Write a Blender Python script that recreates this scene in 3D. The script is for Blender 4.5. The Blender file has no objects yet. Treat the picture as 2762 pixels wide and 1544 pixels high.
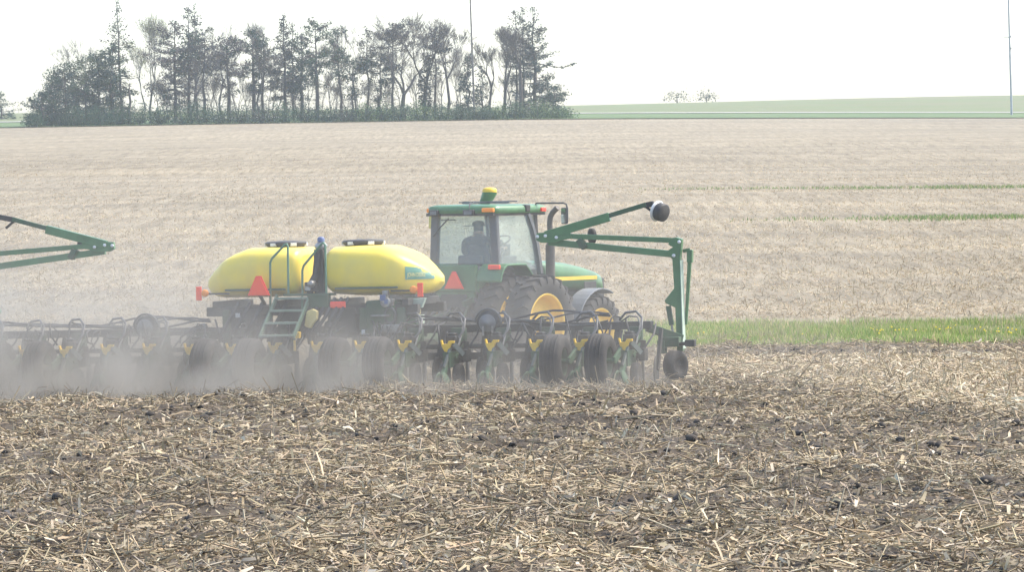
import bpy, math, random
import numpy as np
from mathutils import Vector, Matrix

# ---------------------------------------------------------------- scene, camera, sky, sun, exposure
scene = bpy.context.scene
col = scene.collection
R = math.radians
FOCAL = 11270.0 / 2762.0          # focal length in picture widths
CAMZ = 3.37                        # eye height over the planter's ground
cam_data = bpy.data.cameras.new('camera')
cam_data.sensor_width = 36.0
cam_data.lens = 36.0 * FOCAL
cam_data.shift_y = -272.0 / 2762.0
cam_data.clip_start = 0.5
cam_data.clip_end = 6000
cam = bpy.data.objects.new('camera', cam_data)
col.objects.link(cam)
cam.location = (0, 0, CAMZ)
cam.rotation_euler = (R(90), R(0.7), 0)
scene.camera = cam

SUN_EL, SUN_AZ = 52.0, 68.0        # azimuth clockwise from the view direction (+Y)
world = bpy.data.worlds.new('World')
scene.world = world
world.use_nodes = True
wn = world.node_tree.nodes
wl = world.node_tree.links
sky = wn.new('ShaderNodeTexSky')
sky.sky_type = 'NISHITA'
sky.sun_disc = False
sky.sun_elevation = R(SUN_EL)
sky.sun_rotation = R(SUN_AZ)
sky.altitude = 200
sky.air_density = 1.0
sky.dust_density = 2.6
sky.ozone_density = 1.0
wn['Background'].inputs['Strength'].default_value = 0.15
wl.new(sky.outputs['Color'], wn['Background'].inputs['Color'])

sun_data = bpy.data.lights.new('sun', 'SUN')
sun_data.energy = 2.1
sun_data.angle = R(12)
sun_data.color = (1.0, 0.93, 0.80)
sun = bpy.data.objects.new('sun', sun_data)
col.objects.link(sun)
sd = Vector((math.sin(R(SUN_AZ)) * math.cos(R(SUN_EL)), math.cos(R(SUN_AZ)) * math.cos(R(SUN_EL)), math.sin(R(SUN_EL))))
sun.rotation_euler = sd.to_track_quat('Z', 'Y').to_euler()
sun.location = (40, 20, 60)

vs = scene.view_settings
vs.view_transform = 'Standard'
vs.look = 'None'
vs.exposure = 1.62
vs.gamma = 1.0
vs.use_curve_mapping = False
scene.render.engine = 'CYCLES'
cy = scene.cycles
cy.use_denoising = True
cy.max_bounces = 8
cy.diffuse_bounces = 3
cy.glossy_bounces = 2
cy.transmission_bounces = 4
cy.transparent_max_bounces = 16
cy.volume_bounces = 3
cy.volume_step_rate = 1.0
cy.volume_max_steps = 256

rng = np.random.default_rng(7)
random.seed(7)

# ---------------------------------------------------------------- materials
def mat(name, color, rough=0.6, metal=0.0, var=0.0, scale=6.0, color2=None, bump=0.0, bscale=40.0, coords='Object', spec=0.4, coat=0.0):
    m = bpy.data.materials.new(name)
    m.use_nodes = True
    n, l = m.node_tree.nodes, m.node_tree.links
    b = n['Principled BSDF']
    b.inputs['Roughness'].default_value = rough
    b.inputs['Metallic'].default_value = metal
    b.inputs['Specular IOR Level'].default_value = spec
    b.inputs['Coat Weight'].default_value = coat
    tc = n.new('ShaderNodeTexCoord')
    c4 = tuple(color) + (1,)
    if color2 is None and var:
        color2 = tuple(x * (1 - var) for x in color)
    if color2 is not None:
        nz = n.new('ShaderNodeTexNoise')
        nz.inputs['Scale'].default_value = scale
        nz.inputs['Detail'].default_value = 5
        nz.inputs['Roughness'].default_value = 0.65
        l.new(tc.outputs[coords], nz.inputs['Vector'])
        r = n.new('ShaderNodeValToRGB')
        r.color_ramp.elements[0].position = 0.36
        r.color_ramp.elements[1].position = 0.64
        r.color_ramp.elements[0].color = tuple(color2) + (1,)
        r.color_ramp.elements[1].color = c4
        l.new(nz.outputs['Fac'], r.inputs['Fac'])
        l.new(r.outputs['Color'], b.inputs['Base Color'])
    else:
        b.inputs['Base Color'].default_value = c4
    if bump:
        nb = n.new('ShaderNodeTexNoise')
        nb.inputs['Scale'].default_value = bscale
        nb.inputs['Detail'].default_value = 3
        l.new(tc.outputs[coords], nb.inputs['Vector'])
        bp = n.new('ShaderNodeBump')
        bp.inputs['Strength'].default_value = bump
        bp.inputs['Distance'].default_value = 0.02
        l.new(nb.outputs['Fac'], bp.inputs['Height'])
        l.new(bp.outputs['Normal'], b.inputs['Normal'])
    return m

def attr_mat(name, rough=0.8, translucent=0.0):
    m = bpy.data.materials.new(name)
    m.use_nodes = True
    n, l = m.node_tree.nodes, m.node_tree.links
    b = n['Principled BSDF']
    b.inputs['Roughness'].default_value = rough
    b.inputs['Specular IOR Level'].default_value = 0.25
    a = n.new('ShaderNodeVertexColor')
    a.layer_name = 'Col'
    l.new(a.outputs['Color'], b.inputs['Base Color'])
    if translucent:
        t = n.new('ShaderNodeBsdfTranslucent')
        l.new(a.outputs['Color'], t.inputs['Color'])
        mx = n.new('ShaderNodeMixShader')
        mx.inputs['Fac'].default_value = translucent
        l.new(b.outputs['BSDF'], mx.inputs[1])
        l.new(t.outputs['BSDF'], mx.inputs[2])
        l.new(mx.outputs['Shader'], n['Material Output'].inputs['Surface'])
    return m

GREEN = mat('green_paint', (0.055, 0.172, 0.062), 0.42, var=0.3, scale=3, coat=0.15)
GREEN_D = mat('dusty_green_paint', (0.026, 0.085, 0.038), 0.7, color2=(0.06, 0.085, 0.052), scale=5)
YELLOW = mat('yellow_paint', (0.80, 0.50, 0.035), 0.5, var=0.12, scale=4)
TANKY = mat('yellow_tank_plastic', (0.86, 0.64, 0.06), 0.40, color2=(0.74, 0.57, 0.10), scale=2.5)
BLACK = mat('black_plastic', (0.022, 0.022, 0.024), 0.6, color2=(0.05, 0.047, 0.043), scale=6)
FRAME = mat('dusty_black_frame', (0.02, 0.021, 0.022), 0.7, color2=(0.05, 0.046, 0.04), scale=4)
RUBBER = mat('tyre_rubber', (0.022, 0.021, 0.021), 0.85, color2=(0.05, 0.045, 0.04), scale=3.5, bump=0.3)
STEEL = mat('worn_steel', (0.35, 0.35, 0.34), 0.45, metal=0.6, color2=(0.18, 0.16, 0.14), scale=8)
GREY = mat('grey_plastic', (0.16, 0.165, 0.17), 0.6, var=0.25)
WHITE = mat('white_plastic', (0.75, 0.75, 0.73), 0.5, var=0.15)
PALEG = mat('pale_green_paint', (0.42, 0.52, 0.42), 0.6, var=0.2)
RED = mat('red_reflector', (0.95, 0.06, 0.03), 0.5)
ORANGE = mat('fluorescent_red_orange', (1.0, 0.085, 0.03), 0.55)
AMBER = mat('amber_lens', (0.95, 0.28, 0.02), 0.35)
BLUE = mat('blue_plastic', (0.10, 0.14, 0.28), 0.5, var=0.2)
STACKM = mat('stack_steel', (0.055, 0.052, 0.05), 0.6, metal=0.2, color2=(0.10, 0.085, 0.07), scale=6)
HOSE = mat('rubber_hose', (0.035, 0.035, 0.037), 0.5, var=0.2)
HOSEG = mat('grey_hose', (0.10, 0.10, 0.10), 0.5, var=0.3)
CLOTH = mat('dark_work_shirt', (0.022, 0.025, 0.032), 0.9, var=0.3, scale=10)
CAPM = mat('dark_cap_cloth', (0.035, 0.04, 0.045), 0.9, var=0.2)
SKIN = mat('skin', (0.45, 0.27, 0.19), 0.6, var=0.1)
POLE = mat('weathered_pole_wood', (0.22, 0.19, 0.165), 0.85, color2=(0.14, 0.12, 0.105), scale=2)
POLEG = mat('pale_pole_wood', (0.40, 0.41, 0.42), 0.8, color2=(0.32, 0.32, 0.33), scale=2)
BARK = mat('bark', (0.105, 0.085, 0.072), 0.95, color2=(0.06, 0.05, 0.045), scale=2)
BARKP = mat('pale_bark', (0.24, 0.22, 0.19), 0.95, color2=(0.15, 0.135, 0.12), scale=2)
NEEDLE = attr_mat('evergreen_needles', 0.9, 0.15)
LEAF = attr_mat('young_leaves', 0.8, 0.3)
RESIDUE = attr_mat('corn_residue', 0.85, 0.12)
GRASSM = attr_mat('grass_blades', 0.7, 0.3)
CLODM = mat('moist_soil_clods', (0.060, 0.049, 0.039), 0.95, color2=(0.034, 0.029, 0.025), scale=8)

def glass_mat():
    m = bpy.data.materials.new('dusty_sky_sheen_glass')
    m.use_nodes = True
    n, l = m.node_tree.nodes, m.node_tree.links
    for x in list(n):
        if x.type != 'OUTPUT_MATERIAL':
            n.remove(x)
    out = [x for x in n if x.type == 'OUTPUT_MATERIAL'][0]
    tr = n.new('ShaderNodeBsdfTransparent')
    tr.inputs['Color'].default_value = (0.84, 0.95, 0.93, 1)
    df = n.new('ShaderNodeBsdfDiffuse')
    df.inputs['Color'].default_value = (0.62, 0.70, 0.68, 1)
    gl = n.new('ShaderNodeBsdfGlossy')
    gl.inputs['Roughness'].default_value = 0.06
    lw = n.new('ShaderNodeLayerWeight')
    lw.inputs['Blend'].default_value = 0.25
    m1 = n.new('ShaderNodeMixShader')
    m1.inputs['Fac'].default_value = 0.25  # pale diffuse share stands for dust and for reflected sky together
    m2 = n.new('ShaderNodeMixShader')
    l.new(tr.outputs[0], m1.inputs[1]); l.new(df.outputs[0], m1.inputs[2])
    l.new(lw.outputs['Fresnel'], m2.inputs['Fac'])
    l.new(m1.outputs[0], m2.inputs[1]); l.new(gl.outputs[0], m2.inputs[2])
    l.new(m2.outputs[0], out.inputs['Surface'])
    return m
GLASS = glass_mat()

# ---------------------------------------------------------------- helpers
class MB:
    """collects shapes; build() links them as one mesh object"""
    def __init__(self):
        self.v, self.f, self.s = [], [], []
    def add(self, verts, faces, smooth=False):
        o = len(self.v)
        self.v += [tuple(p) for p in verts]
        self.f += [tuple(i + o for i in q) for q in faces]
        self.s += [smooth] * len(faces)
    def box(self, c, size, rot=None, taper=1.0):
        hx, hy, hz = size[0] / 2, size[1] / 2, size[2] / 2
        vs_ = [Vector((sx * hx * (taper if sz > 0 else 1), sy * hy * (taper if sz > 0 else 1), sz * hz)) for sz in (-1, 1) for sy in (-1, 1) for sx in (-1, 1)]
        if rot is not None:
            vs_ = [rot @ p for p in vs_]
        c = Vector(c)
        self.add([p + c for p in vs_], [(0, 2, 3, 1), (4, 5, 7, 6), (0, 1, 5, 4), (2, 6, 7, 3), (0, 4, 6, 2), (1, 3, 7, 5)])
    def bar(self, a, b, w, h, up=(0, 0, 1), w2=None, h2=None):
        a, b = Vector(a), Vector(b)
        d = (b - a).normalized()
        s = d.cross(Vector(up))
        if s.length < 1e-4:
            s = d.cross(Vector((1, 0, 0)))
        s.normalize()
        t = s.cross(d)
        w2 = w if w2 is None else w2
        h2 = h if h2 is None else h2
        vs_ = []
        for p, ww, hh in ((a, w, h), (b, w2, h2)):
            for i, j in ((-1, -1), (1, -1), (1, 1), (-1, 1)):
                vs_.append(p + s * (i * ww / 2) + t * (j * hh / 2))
        self.add(vs_, [(0, 1, 2, 3), (7, 6, 5, 4), (0, 4, 5, 1), (1, 5, 6, 2), (2, 6, 7, 3), (3, 7, 4, 0)])
    def tube(self, pts, r, n=8, cap=True, smooth=True):
        pts = [Vector(p) for p in pts]
        rs = r if isinstance(r, (list, tuple)) else [r] * len(pts)
        vs_, fs = [], []
        prev = None
        for i, p in enumerate(pts):
            d = (pts[min(i + 1, len(pts) - 1)] - pts[max(i - 1, 0)]).normalized()
            if prev is None:
                ref = Vector((0, 0, 1)) if abs(d.z) < 0.9 else Vector((1, 0, 0))
                s = d.cross(ref).normalized()
            else:
                s = (prev - d * prev.dot(d)).normalized()
            prev = s
            t = d.cross(s)
            for k in range(n):
                a = 2 * math.pi * k / n
                vs_.append(p + (s * math.cos(a) + t * math.sin(a)) * rs[i])
        for i in range(len(pts) - 1):
            for k in range(n):
                k2 = (k + 1) % n
                fs.append((i * n + k, i * n + k2, (i + 1) * n + k2, (i + 1) * n + k))
        self.add(vs_, fs, smooth)
        if cap:
            m = len(pts)
            self.add(vs_[:n], [tuple(range(n - 1, -1, -1))])
            self.add(vs_[(m - 1) * n:], [tuple(range(n))])
    def prism(self, poly, y0, y1):
        """polygon in x-z, extruded along y"""
        n = len(poly)
        vs_ = [(p[0], y0, p[1]) for p in poly] + [(p[0], y1, p[1]) for p in poly]
        fs = [tuple(range(n)), tuple(range(2 * n - 1, n - 1, -1))]
        fs += [(i + n, (i + 1) % n + n, (i + 1) % n, i) for i in range(n)]
        self.add(vs_, fs)
    def prism_x(self, poly, x0, x1):
        """polygon in y-z, extruded along x"""
        n = len(poly)
        vs_ = [(x0, p[0], p[1]) for p in poly] + [(x1, p[0], p[1]) for p in poly]
        fs = [tuple(range(n - 1, -1, -1)), tuple(range(n, 2 * n))]
        fs += [(i, (i + 1) % n, (i + 1) % n + n, i + n) for i in range(n)]
        self.add(vs_, fs)
    def lathe(self, prof, c=(0, 0, 0), n=32, axis=(1, 0, 0), smooth=True):
        """profile of (along axis, radius) turned about axis through c"""
        ax = Vector(axis).normalized()
        ref = Vector((0, 0, 1)) if abs(ax.z) < 0.9 else Vector((0, 1, 0))
        s = ax.cross(ref).normalized()
        t = ax.cross(s)
        c = Vector(c)
        vs_, fs = [], []
        for a_, r_ in prof:
            for k in range(n):
                an = 2 * math.pi * k / n
                vs_.append(c + ax * a_ + (s * math.cos(an) + t * math.sin(an)) * max(r_, 1e-4))
        for i in range(len(prof) - 1):
            for k in range(n):
                k2 = (k + 1) % n
                fs.append((i * n + k, (i + 1) * n + k, (i + 1) * n + k2, i * n + k2))
        self.add(vs_, fs, smooth)
    def loft(self, sections, smooth=True, cap=True):
        n = len(sections[0])
        vs_ = [p for s in sections for p in s]
        fs = []
        for i in range(len(sections) - 1):
            for k in range(n):
                k2 = (k + 1) % n
                fs.append((i * n + k, i * n + k2, (i + 1) * n + k2, (i + 1) * n + k))
        self.add(vs_, fs, smooth)
        if cap:
            self.add(sections[0], [tuple(range(n - 1, -1, -1))])
            self.add(sections[-1], [tuple(range(n))])
    def mirror_x(self):
        m = MB()
        m.v = [(-p[0], p[1], p[2]) for p in self.v]
        m.f = [tuple(reversed(q)) for q in self.f]
        m.s = list(self.s)
        return m
    def mesh(self, name, material):
        me = bpy.data.meshes.new(name)
        me.from_pydata(self.v, [], self.f)
        me.polygons.foreach_set('use_smooth', self.s)
        me.materials.append(material)
        me.update()
        return me
    def build(self, name, material, parent=None, bevel=0.0, loc=(0, 0, 0), rot=(0, 0, 0)):
        o = bpy.data.objects.new(name, self.mesh(name, material))
        col.objects.link(o)
        o.parent = parent
        o.location = loc
        o.rotation_euler = rot
        if bevel:
            b = o.modifiers.new('bevel', 'BEVEL')
            b.width = bevel
            b.segments = 2
            b.limit_method = 'ANGLE'
            b.angle_limit = R(40)
        return o

def np_mesh(name, verts, quads, material, colors=None, tris=False, smooth=False):
    """fast mesh from numpy arrays, colors per vertex"""
    me = bpy.data.meshes.new(name)
    k = 3 if tris else 4
    me.vertices.add(len(verts))
    me.vertices.foreach_set('co', np.ascontiguousarray(verts, dtype=np.float32).ravel())
    nf = len(quads)
    me.loops.add(nf * k)
    me.loops.foreach_set('vertex_index', np.ascontiguousarray(quads, dtype=np.int32).ravel())
    me.polygons.add(nf)
    me.polygons.foreach_set('loop_start', np.arange(nf, dtype=np.int32) * k)
    me.polygons.foreach_set('loop_total', np.full(nf, k, dtype=np.int32))
    if smooth:
        me.polygons.foreach_set('use_smooth', np.ones(nf, dtype=bool))
    me.materials.append(material)
    me.update(calc_edges=True)
    if colors is not None:
        a = me.color_attributes.new('Col', 'FLOAT_COLOR', 'POINT')
        c = np.ones((len(verts), 4), dtype=np.float32)
        c[:, :3] = colors
        a.data.foreach_set('color', c.ravel())
    return me

def link(name, me, parent=None, loc=(0, 0, 0)):
    o = bpy.data.objects.new(name, me)
    col.objects.link(o)
    o.parent = parent
    o.location = loc
    return o

def tag(o, label, cat, group=None):
    o['label'] = label
    o['category'] = cat
    if group:
        o['group'] = group
    return o

def kind(o, k, label=None, cat=None):
    o['kind'] = k
    if label:
        o['label'] = label
    if cat:
        o['category'] = cat
    return o

def empty(name, loc, rot=(0, 0, 0)):
    o = bpy.data.objects.new(name, None)
    col.objects.link(o)
    o.location = loc
    o.rotation_euler = rot
    o.empty_display_size = 0.2
    return o

def copy_part(o, parent, dloc=(0, 0, 0)):
    c = o.copy()
    col.objects.link(c)
    c.parent = parent
    c.location = Vector(o.location) + Vector(dloc)
    for ch in list(o.children):
        g = ch.copy()
        col.objects.link(g)
        g.parent = c
    return c

def vnoise(x, y, seed=0):
    """value noise in 0..1 for numpy arrays"""
    xi, yi = np.floor(x).astype(np.int64), np.floor(y).astype(np.int64)
    fx, fy = x - xi, y - yi
    fx, fy = fx * fx * (3 - 2 * fx), fy * fy * (3 - 2 * fy)
    def h(a, b):
        n = (a * 374761393 + b * 668265263 + seed * 974634777) & 0xFFFFFFFF
        n = ((n ^ (n >> 13)) * 1274126177) & 0xFFFFFFFF
        return ((n ^ (n >> 16)) & 0xFFFF) / 65535.0
    a = h(xi, yi) * (1 - fx) + h(xi + 1, yi) * fx
    b = h(xi, yi + 1) * (1 - fx) + h(xi + 1, yi + 1) * fx
    return a * (1 - fy) + b * fy

def fbm(x, y, seed=0, oct=3):
    s, a, t = 0, 1.0, 0
    for i in range(oct):
        s = s + a * vnoise(x * 2 ** i, y * 2 ** i, seed + i)
        t += a
        a *= 0.5
    return s / t

def sstep(a, b, x):
    t = np.clip((x - a) / (b - a), 0, 1)
    return t * t * (3 - 2 * t)

# ---------------------------------------------------------------- terrain
PY = np.array([-60, 30, 96, 108, 125, 150, 180, 215, 300, 420, 560, 640, 760, 900, 1000, 1150, 1320.])
PZ = np.array([0.0, 0.0, 0.0, 0.12, 0.55, 1.25, 2.08, 3.08, 5.35, 8.5, 12.15, 14.2, 17.0, 19.8, 20.6, 20.2, 16.0])

def height(x, y, micro=True):
    x = np.asarray(x, dtype=float); y = np.asarray(y, dtype=float)
    # smooth profile
    z = sum(np.interp(y + d * np.clip(np.abs(y) * 0.06, 2, 25), PY, PZ) for d in (-1, -0.5, 0, 0.5, 1)) / 5
    z = z + 0.012 * np.clip(x + 3.6, -12, 6.2) * (1 - sstep(71, 84, y))
    far = sstep(350, 560, y)
    z = z + far * (-0.45 * np.abs(x / 75.0) ** 1.3 * np.where(x > 0, 1.6, 0.7)) * (1 - sstep(640, 800, y))
    z = z + sstep(110, 200, y) * (1 - sstep(500, 560, y)) * (fbm(x / 60, y / 50, 3) - 0.5) * 0.7
    z = z + sstep(680, 930, y) * (0.35 + 1.3 * sstep(-20, 110, x))
    if micro:
        near = 1 - sstep(95, 130, y)
        till = tilled(x, y)
        z = z + near * ((fbm(x * 0.9, y * 0.55, 11) - 0.5) * (0.08 + 0.22 * till) + (fbm(x * 3.2, y * 2.2, 21, 2) - 0.5) * (0.03 + 0.11 * till))
    return z

def tilled(x, y):
    """1 where the planter has worked the soil"""
    edge = 2.8 + (72.5 - y) * 0.297 + (fbm(y * 0.5 + x * 0.2, x * 0.3, 5) - 0.5) * 1.6
    t = 1 - sstep(-0.6, 0.6, x - edge)
    t = t * (1 - sstep(71.5, 73.0, y))
    t2 = sstep(78.2, 79.6, y + (fbm(x * 0.4, y * 0.2, 8) - 0.5) * 2) * (1 - sstep(87, 88, y)) * sstep(-2, 3, x)
    return np.maximum(t, 0.8 * t2)

def windrows(x, y):
    """soft curved bands of thicker straw left by the combine, -1..1"""
    w = y + 0.006 * (x - 6) ** 2 + 5 * fbm(x * 0.05, y * 0.03, 91)
    return np.sin(w * 2 * math.pi / 9.0) * 0.6 + np.sin(w * 2 * math.pi / 21.0 + 1) * 0.5

def field_mat():
    m = bpy.data.materials.new('stubble_field')
    m.use_nodes = True
    n, l = m.node_tree.nodes, m.node_tree.links
    b = n['Principled BSDF']
    b.inputs['Roughness'].default_value = 0.95
    b.inputs['Specular IOR Level'].default_value = 0.15
    geo = n.new('ShaderNodeNewGeometry')
    def noise(scale, stretch, detail=4, rough=0.7):
        mp = n.new('ShaderNodeMapping')
        mp.inputs['Scale'].default_value = stretch
        l.new(geo.outputs['Position'], mp.inputs['Vector'])
        t = n.new('ShaderNodeTexNoise')
        t.inputs['Scale'].default_value = scale
        t.inputs['Detail'].default_value = detail
        t.inputs['Roughness'].default_value = rough
        l.new(mp.outputs['Vector'], t.inputs['Vector'])
        return t.outputs['Fac']
    def ramp(fac, stops):
        r = n.new('ShaderNodeValToRGB')
        e = r.color_ramp.elements
        e[0].position, e[0].color = stops[0][0], stops[0][1] + (1,)
        e[1].position, e[1].color = stops[-1][0], stops[-1][1] + (1,)
        for p, c in stops[1:-1]:
            q = e.new(p); q.color = c + (1,)
        l.new(fac, r.inputs['Fac'])
        return r.outputs['Color']
    def mix(fac, a, c, mode='MIX'):
        x = n.new('ShaderNodeMix')
        x.data_type = 'RGBA'
        x.blend_type = mode
        if isinstance(fac, float):
            x.inputs[0].default_value = fac
        else:
            l.new(fac, x.inputs[0])
        l.new(a, x.inputs[6]); l.new(c, x.inputs[7])
        return x.outputs[2]
    straw = ramp(noise(2.6, (1, 0.055, 0.1), 6, 0.75), [(0.30, (0.128, 0.108, 0.077)), (0.46, (0.198, 0.170, 0.122)), (0.62, (0.262, 0.228, 0.167))])
    patch = ramp(noise(0.03, (1, 0.5, 1), 4), [(0.3, (0.84, 0.83, 0.82)), (0.7, (1.12, 1.10, 1.07))])
    straw = mix(1.0, straw, patch, 'MULTIPLY')
    wr = n.new('ShaderNodeAttribute')
    wr.attribute_name = 'windrow'
    straw = mix(1.0, straw, ramp(wr.outputs['Fac'], [(0.1, (0.86, 0.855, 0.85)), (0.9, (1.10, 1.10, 1.09))]), 'MULTIPLY')
    lines = ramp(noise(0.12, (0.06, 1, 1), 3), [(0.35, (0.93, 0.93, 0.93)), (0.65, (1.04, 1.04, 1.03))])
    straw = mix(1.0, straw, lines, 'MULTIPLY')
    soil = ramp(noise(5, (1, 1, 1), 5, 0.7), [(0.3, (0.036, 0.029, 0.022)), (0.55, (0.078, 0.062, 0.045)), (0.75, (0.14, 0.112, 0.078))])
    at = n.new('ShaderNodeAttribute')
    at.attribute_name = 'worked'
    c = mix(at.outputs['Fac'], straw, soil)
    l.new(c, b.inputs['Base Color'])
    bp = n.new('ShaderNodeBump')
    bp.inputs['Strength'].default_value = 0.5
    bp.inputs['Distance'].default_value = 0.08
    l.new(noise(6, (1, 0.6, 1), 4), bp.inputs['Height'])
    l.new(bp.outputs['Normal'], b.inputs['Normal'])
    return m

def sheet(name, ys, halfw, ncol, material, z_off=0.0, xlo=None, xhi=None, micro=True, worked=False):
    """a terrain-following sheet; halfw(y) or explicit borders xlo(y), xhi(y)"""
    ys = np.asarray(ys, dtype=float)
    s = np.linspace(-1, 1, ncol)
    if halfw is not None:
        s = np.sign(s) * np.abs(s) ** 1.35
        X = s[None, :] * halfw(ys)[:, None]
    else:
        X = xlo(ys)[:, None] + (s[None, :] + 1) / 2 * (xhi(ys) - xlo(ys))[:, None]
    Y = np.repeat(ys[:, None], ncol, 1)
    Z = height(X, Y, micro) + z_off
    v = np.stack([X, Y, Z], -1).reshape(-1, 3)
    ny = len(ys)
    i = (np.arange(ny - 1)[:, None] * ncol + np.arange(ncol - 1)[None, :]).ravel()
    q = np.stack([i, i + 1, i + ncol + 1, i + ncol], -1)
    me = np_mesh(name, v, q, material, smooth=True)
    if worked:
        a = me.attributes.new('worked', 'FLOAT', 'POINT')
        y1, x1 = Y.ravel(), X.ravel()
        w = tilled(x1, y1)
        a.data.foreach_set('value', w.astype(np.float32))
        a = me.attributes.new('windrow', 'FLOAT', 'POINT')
        a.data.foreach_set('value', (0.5 + 0.4 * windrows(x1, y1)).astype(np.float32))
    return link(name, me)

ys_field = np.concatenate([np.arange(-60, 30, 6.0), np.arange(30, 104, 0.22), np.arange(104, 240, 1.2), np.arange(240, 560, 2.5), np.arange(560, 1301, 20.0)])
field = kind(sheet('field', ys_field, lambda y: 26 + 0.30 * np.abs(y), 190, field_mat(), worked=True), 'structure')

grass_far = mat('far_grass', (0.078, 0.118, 0.022), 0.9, color2=(0.056, 0.095, 0.022), scale=0.05, coords='Object')
crop_far = mat('far_crop', (0.080, 0.112, 0.022), 0.9, color2=(0.112, 0.108, 0.045), scale=0.03, coords='Object')
road_m = mat('gravel_road', (0.46, 0.44, 0.40), 0.95, var=0.12, scale=0.2)
soil_g = mat('grass_sod', (0.135, 0.165, 0.05), 0.95, color2=(0.165, 0.165, 0.075), scale=1.5)
kind(sheet('roadside_grass', np.arange(561, 640, 6.0), lambda y: 26 + 0.28 * y, 60, grass_far, 0.12, micro=False), 'structure')
kind(sheet('road', np.array([634.0, 637.0, 640.0, 644.0]), lambda y: 26 + 0.28 * y, 60, road_m, 0.22, micro=False), 'structure')
kind(sheet('far_crop_field', np.concatenate([np.arange(645, 1000, 12.0), np.arange(1000, 1290, 40.0)]), lambda y: 26 + 0.28 * y, 60, crop_far, 0.16, micro=False), 'structure')
strip_lo = lambda y: 1.6 + (y - 86) * 0.05 + np.sin(y * 0.9) * 0.2
strip_hi = lambda y: 38 + 0 * y
kind(sheet('grass_waterway', np.arange(87.2, 96.0, 0.35), None, 130, soil_g, 0.03, strip_lo, strip_hi), 'structure')

# ---------------------------------------------------------------- crop residue, clods, grass
STRAW = np.array([(0.40, 0.34, 0.245), (0.32, 0.265, 0.18), (0.25, 0.198, 0.13), (0.21, 0.187, 0.148), (0.165, 0.13, 0.09), (0.085, 0.068, 0.052), (0.50, 0.455, 0.37)]) * np.array([1.03, 0.99, 0.91])

def strips(x, y, z, length, width, yaw, pitch, roll, bend, colors, flat=False):
    """bent two-quad strips lying about (one quad if flat); returns verts, quads, colours"""
    n = len(x)
    d = np.stack([np.cos(yaw) * np.cos(pitch), np.sin(yaw) * np.cos(pitch), np.sin(pitch)], -1)
    s = np.stack([-np.sin(yaw), np.cos(yaw), np.zeros(n)], -1)
    u = np.cross(d, s)
    w = s * np.cos(roll)[:, None] + u * np.sin(roll)[:, None]
    c = np.stack([x, y, z], -1)
    hl, hw = (length / 2)[:, None], (width / 2)[:, None]
    side = w * hw
    mid = c + u * (bend * length)[:, None]
    a, b = c - d * hl, c + d * hl
    v = np.stack([a - side * 0.8, a + side * 0.8, mid - side, mid + side, b - side * 0.6, b + side * 0.6], 1).reshape(-1, 3)
    i = np.arange(n)[:, None] * 6
    if flat:
        v = v.reshape(-1, 6, 3)[:, [0, 1, 5, 4]].reshape(-1, 3)
        return v, np.arange(4 * n).reshape(-1, 4), np.repeat(colors, 4, 0)
    q = np.concatenate([i + np.array([[0, 1, 3, 2]]), i + np.array([[2, 3, 5, 4]])], 0)
    return v, q, np.repeat(colors, 6, 0)

def stalks(x, y, z, length, rad, yaw, pitch, colors):
    """three-sided stalk pieces"""
    n = len(x)
    d = np.stack([np.cos(yaw) * np.cos(pitch), np.sin(yaw) * np.cos(pitch), np.sin(pitch)], -1)
    s = np.stack([-np.sin(yaw), np.cos(yaw), np.zeros(n)], -1)
    u = np.cross(d, s)
    c = np.stack([x, y, z], -1)
    ring = [(s * math.cos(k * 2.0944) + u * math.sin(k * 2.0944)) * rad[:, None] for k in range(3)]
    a, b = c - d * (length / 2)[:, None], c + d * (length / 2)[:, None]
    v = np.stack([a + r for r in ring] + [b + r * 0.8 for r in ring], 1).reshape(-1, 3)
    i = np.arange(n)[:, None] * 6
    q = np.concatenate([i + np.array([[k, (k + 1) % 3, (k + 1) % 3 + 3, k + 3]]) for k in range(3)], 0)
    return v, q, np.repeat(colors, 6, 0)

def joined(parts):
    vs_, qs, cs, o = [], [], [], 0
    for v, q, c in parts:
        vs_.append(v); qs.append(q + o); cs.append(c); o += len(v)
    return np.concatenate(vs_), np.concatenate(qs), np.concatenate(cs)

def scatter(n, y0, y1, hw, power):
    """points with density falling as y**-power inside the half width hw(y)"""
    yy = np.linspace(y0, y1, 4000)
    p = hw(yy) * yy ** (-power)
    cdf = np.cumsum(p); cdf /= cdf[-1]
    y = np.interp(rng.random(n), cdf, yy)
    x = (rng.random(n) * 2 - 1) * hw(y)
    return x, y

def piece_colors(n, weights, var=0.22, soft=0.28):
    w = np.array(weights, dtype=float); w /= w.sum()
    c = STRAW[rng.choice(len(STRAW), n, p=w)]
    c = c * (1 - soft) + soft * (w[:, None] * STRAW).sum(0)
    return np.clip(c * (1 + (rng.random((n, 1)) - 0.5) * 2 * var) * (1 + (rng.random((n, 3)) - 0.5) * 0.08), 0.01, 0.9)

def cover(x, y):
    """how much trash lies on the worked ground, 0..1, in uneven drifts across the rows"""
    band = fbm(x * 0.10 + 3, y * 0.42, 31, 4)
    patch = fbm(x * 0.6, y * 0.5, 41, 3)
    dark = np.exp(-((y - 55.5 - 0.2 * x) / 6.0) ** 2) * 0.50 + np.exp(-((y - 46.5 + 0.25 * x) / 1.6) ** 2) * 0.14
    lightb = np.exp(-((y - 68.0) / 2.0) ** 2) * 0.22
    return np.clip((band - 0.5) * 2.2 + (patch - 0.5) * 2.0 + 0.80 - dark * 1.1 + lightb, 0.24, 1)

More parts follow.
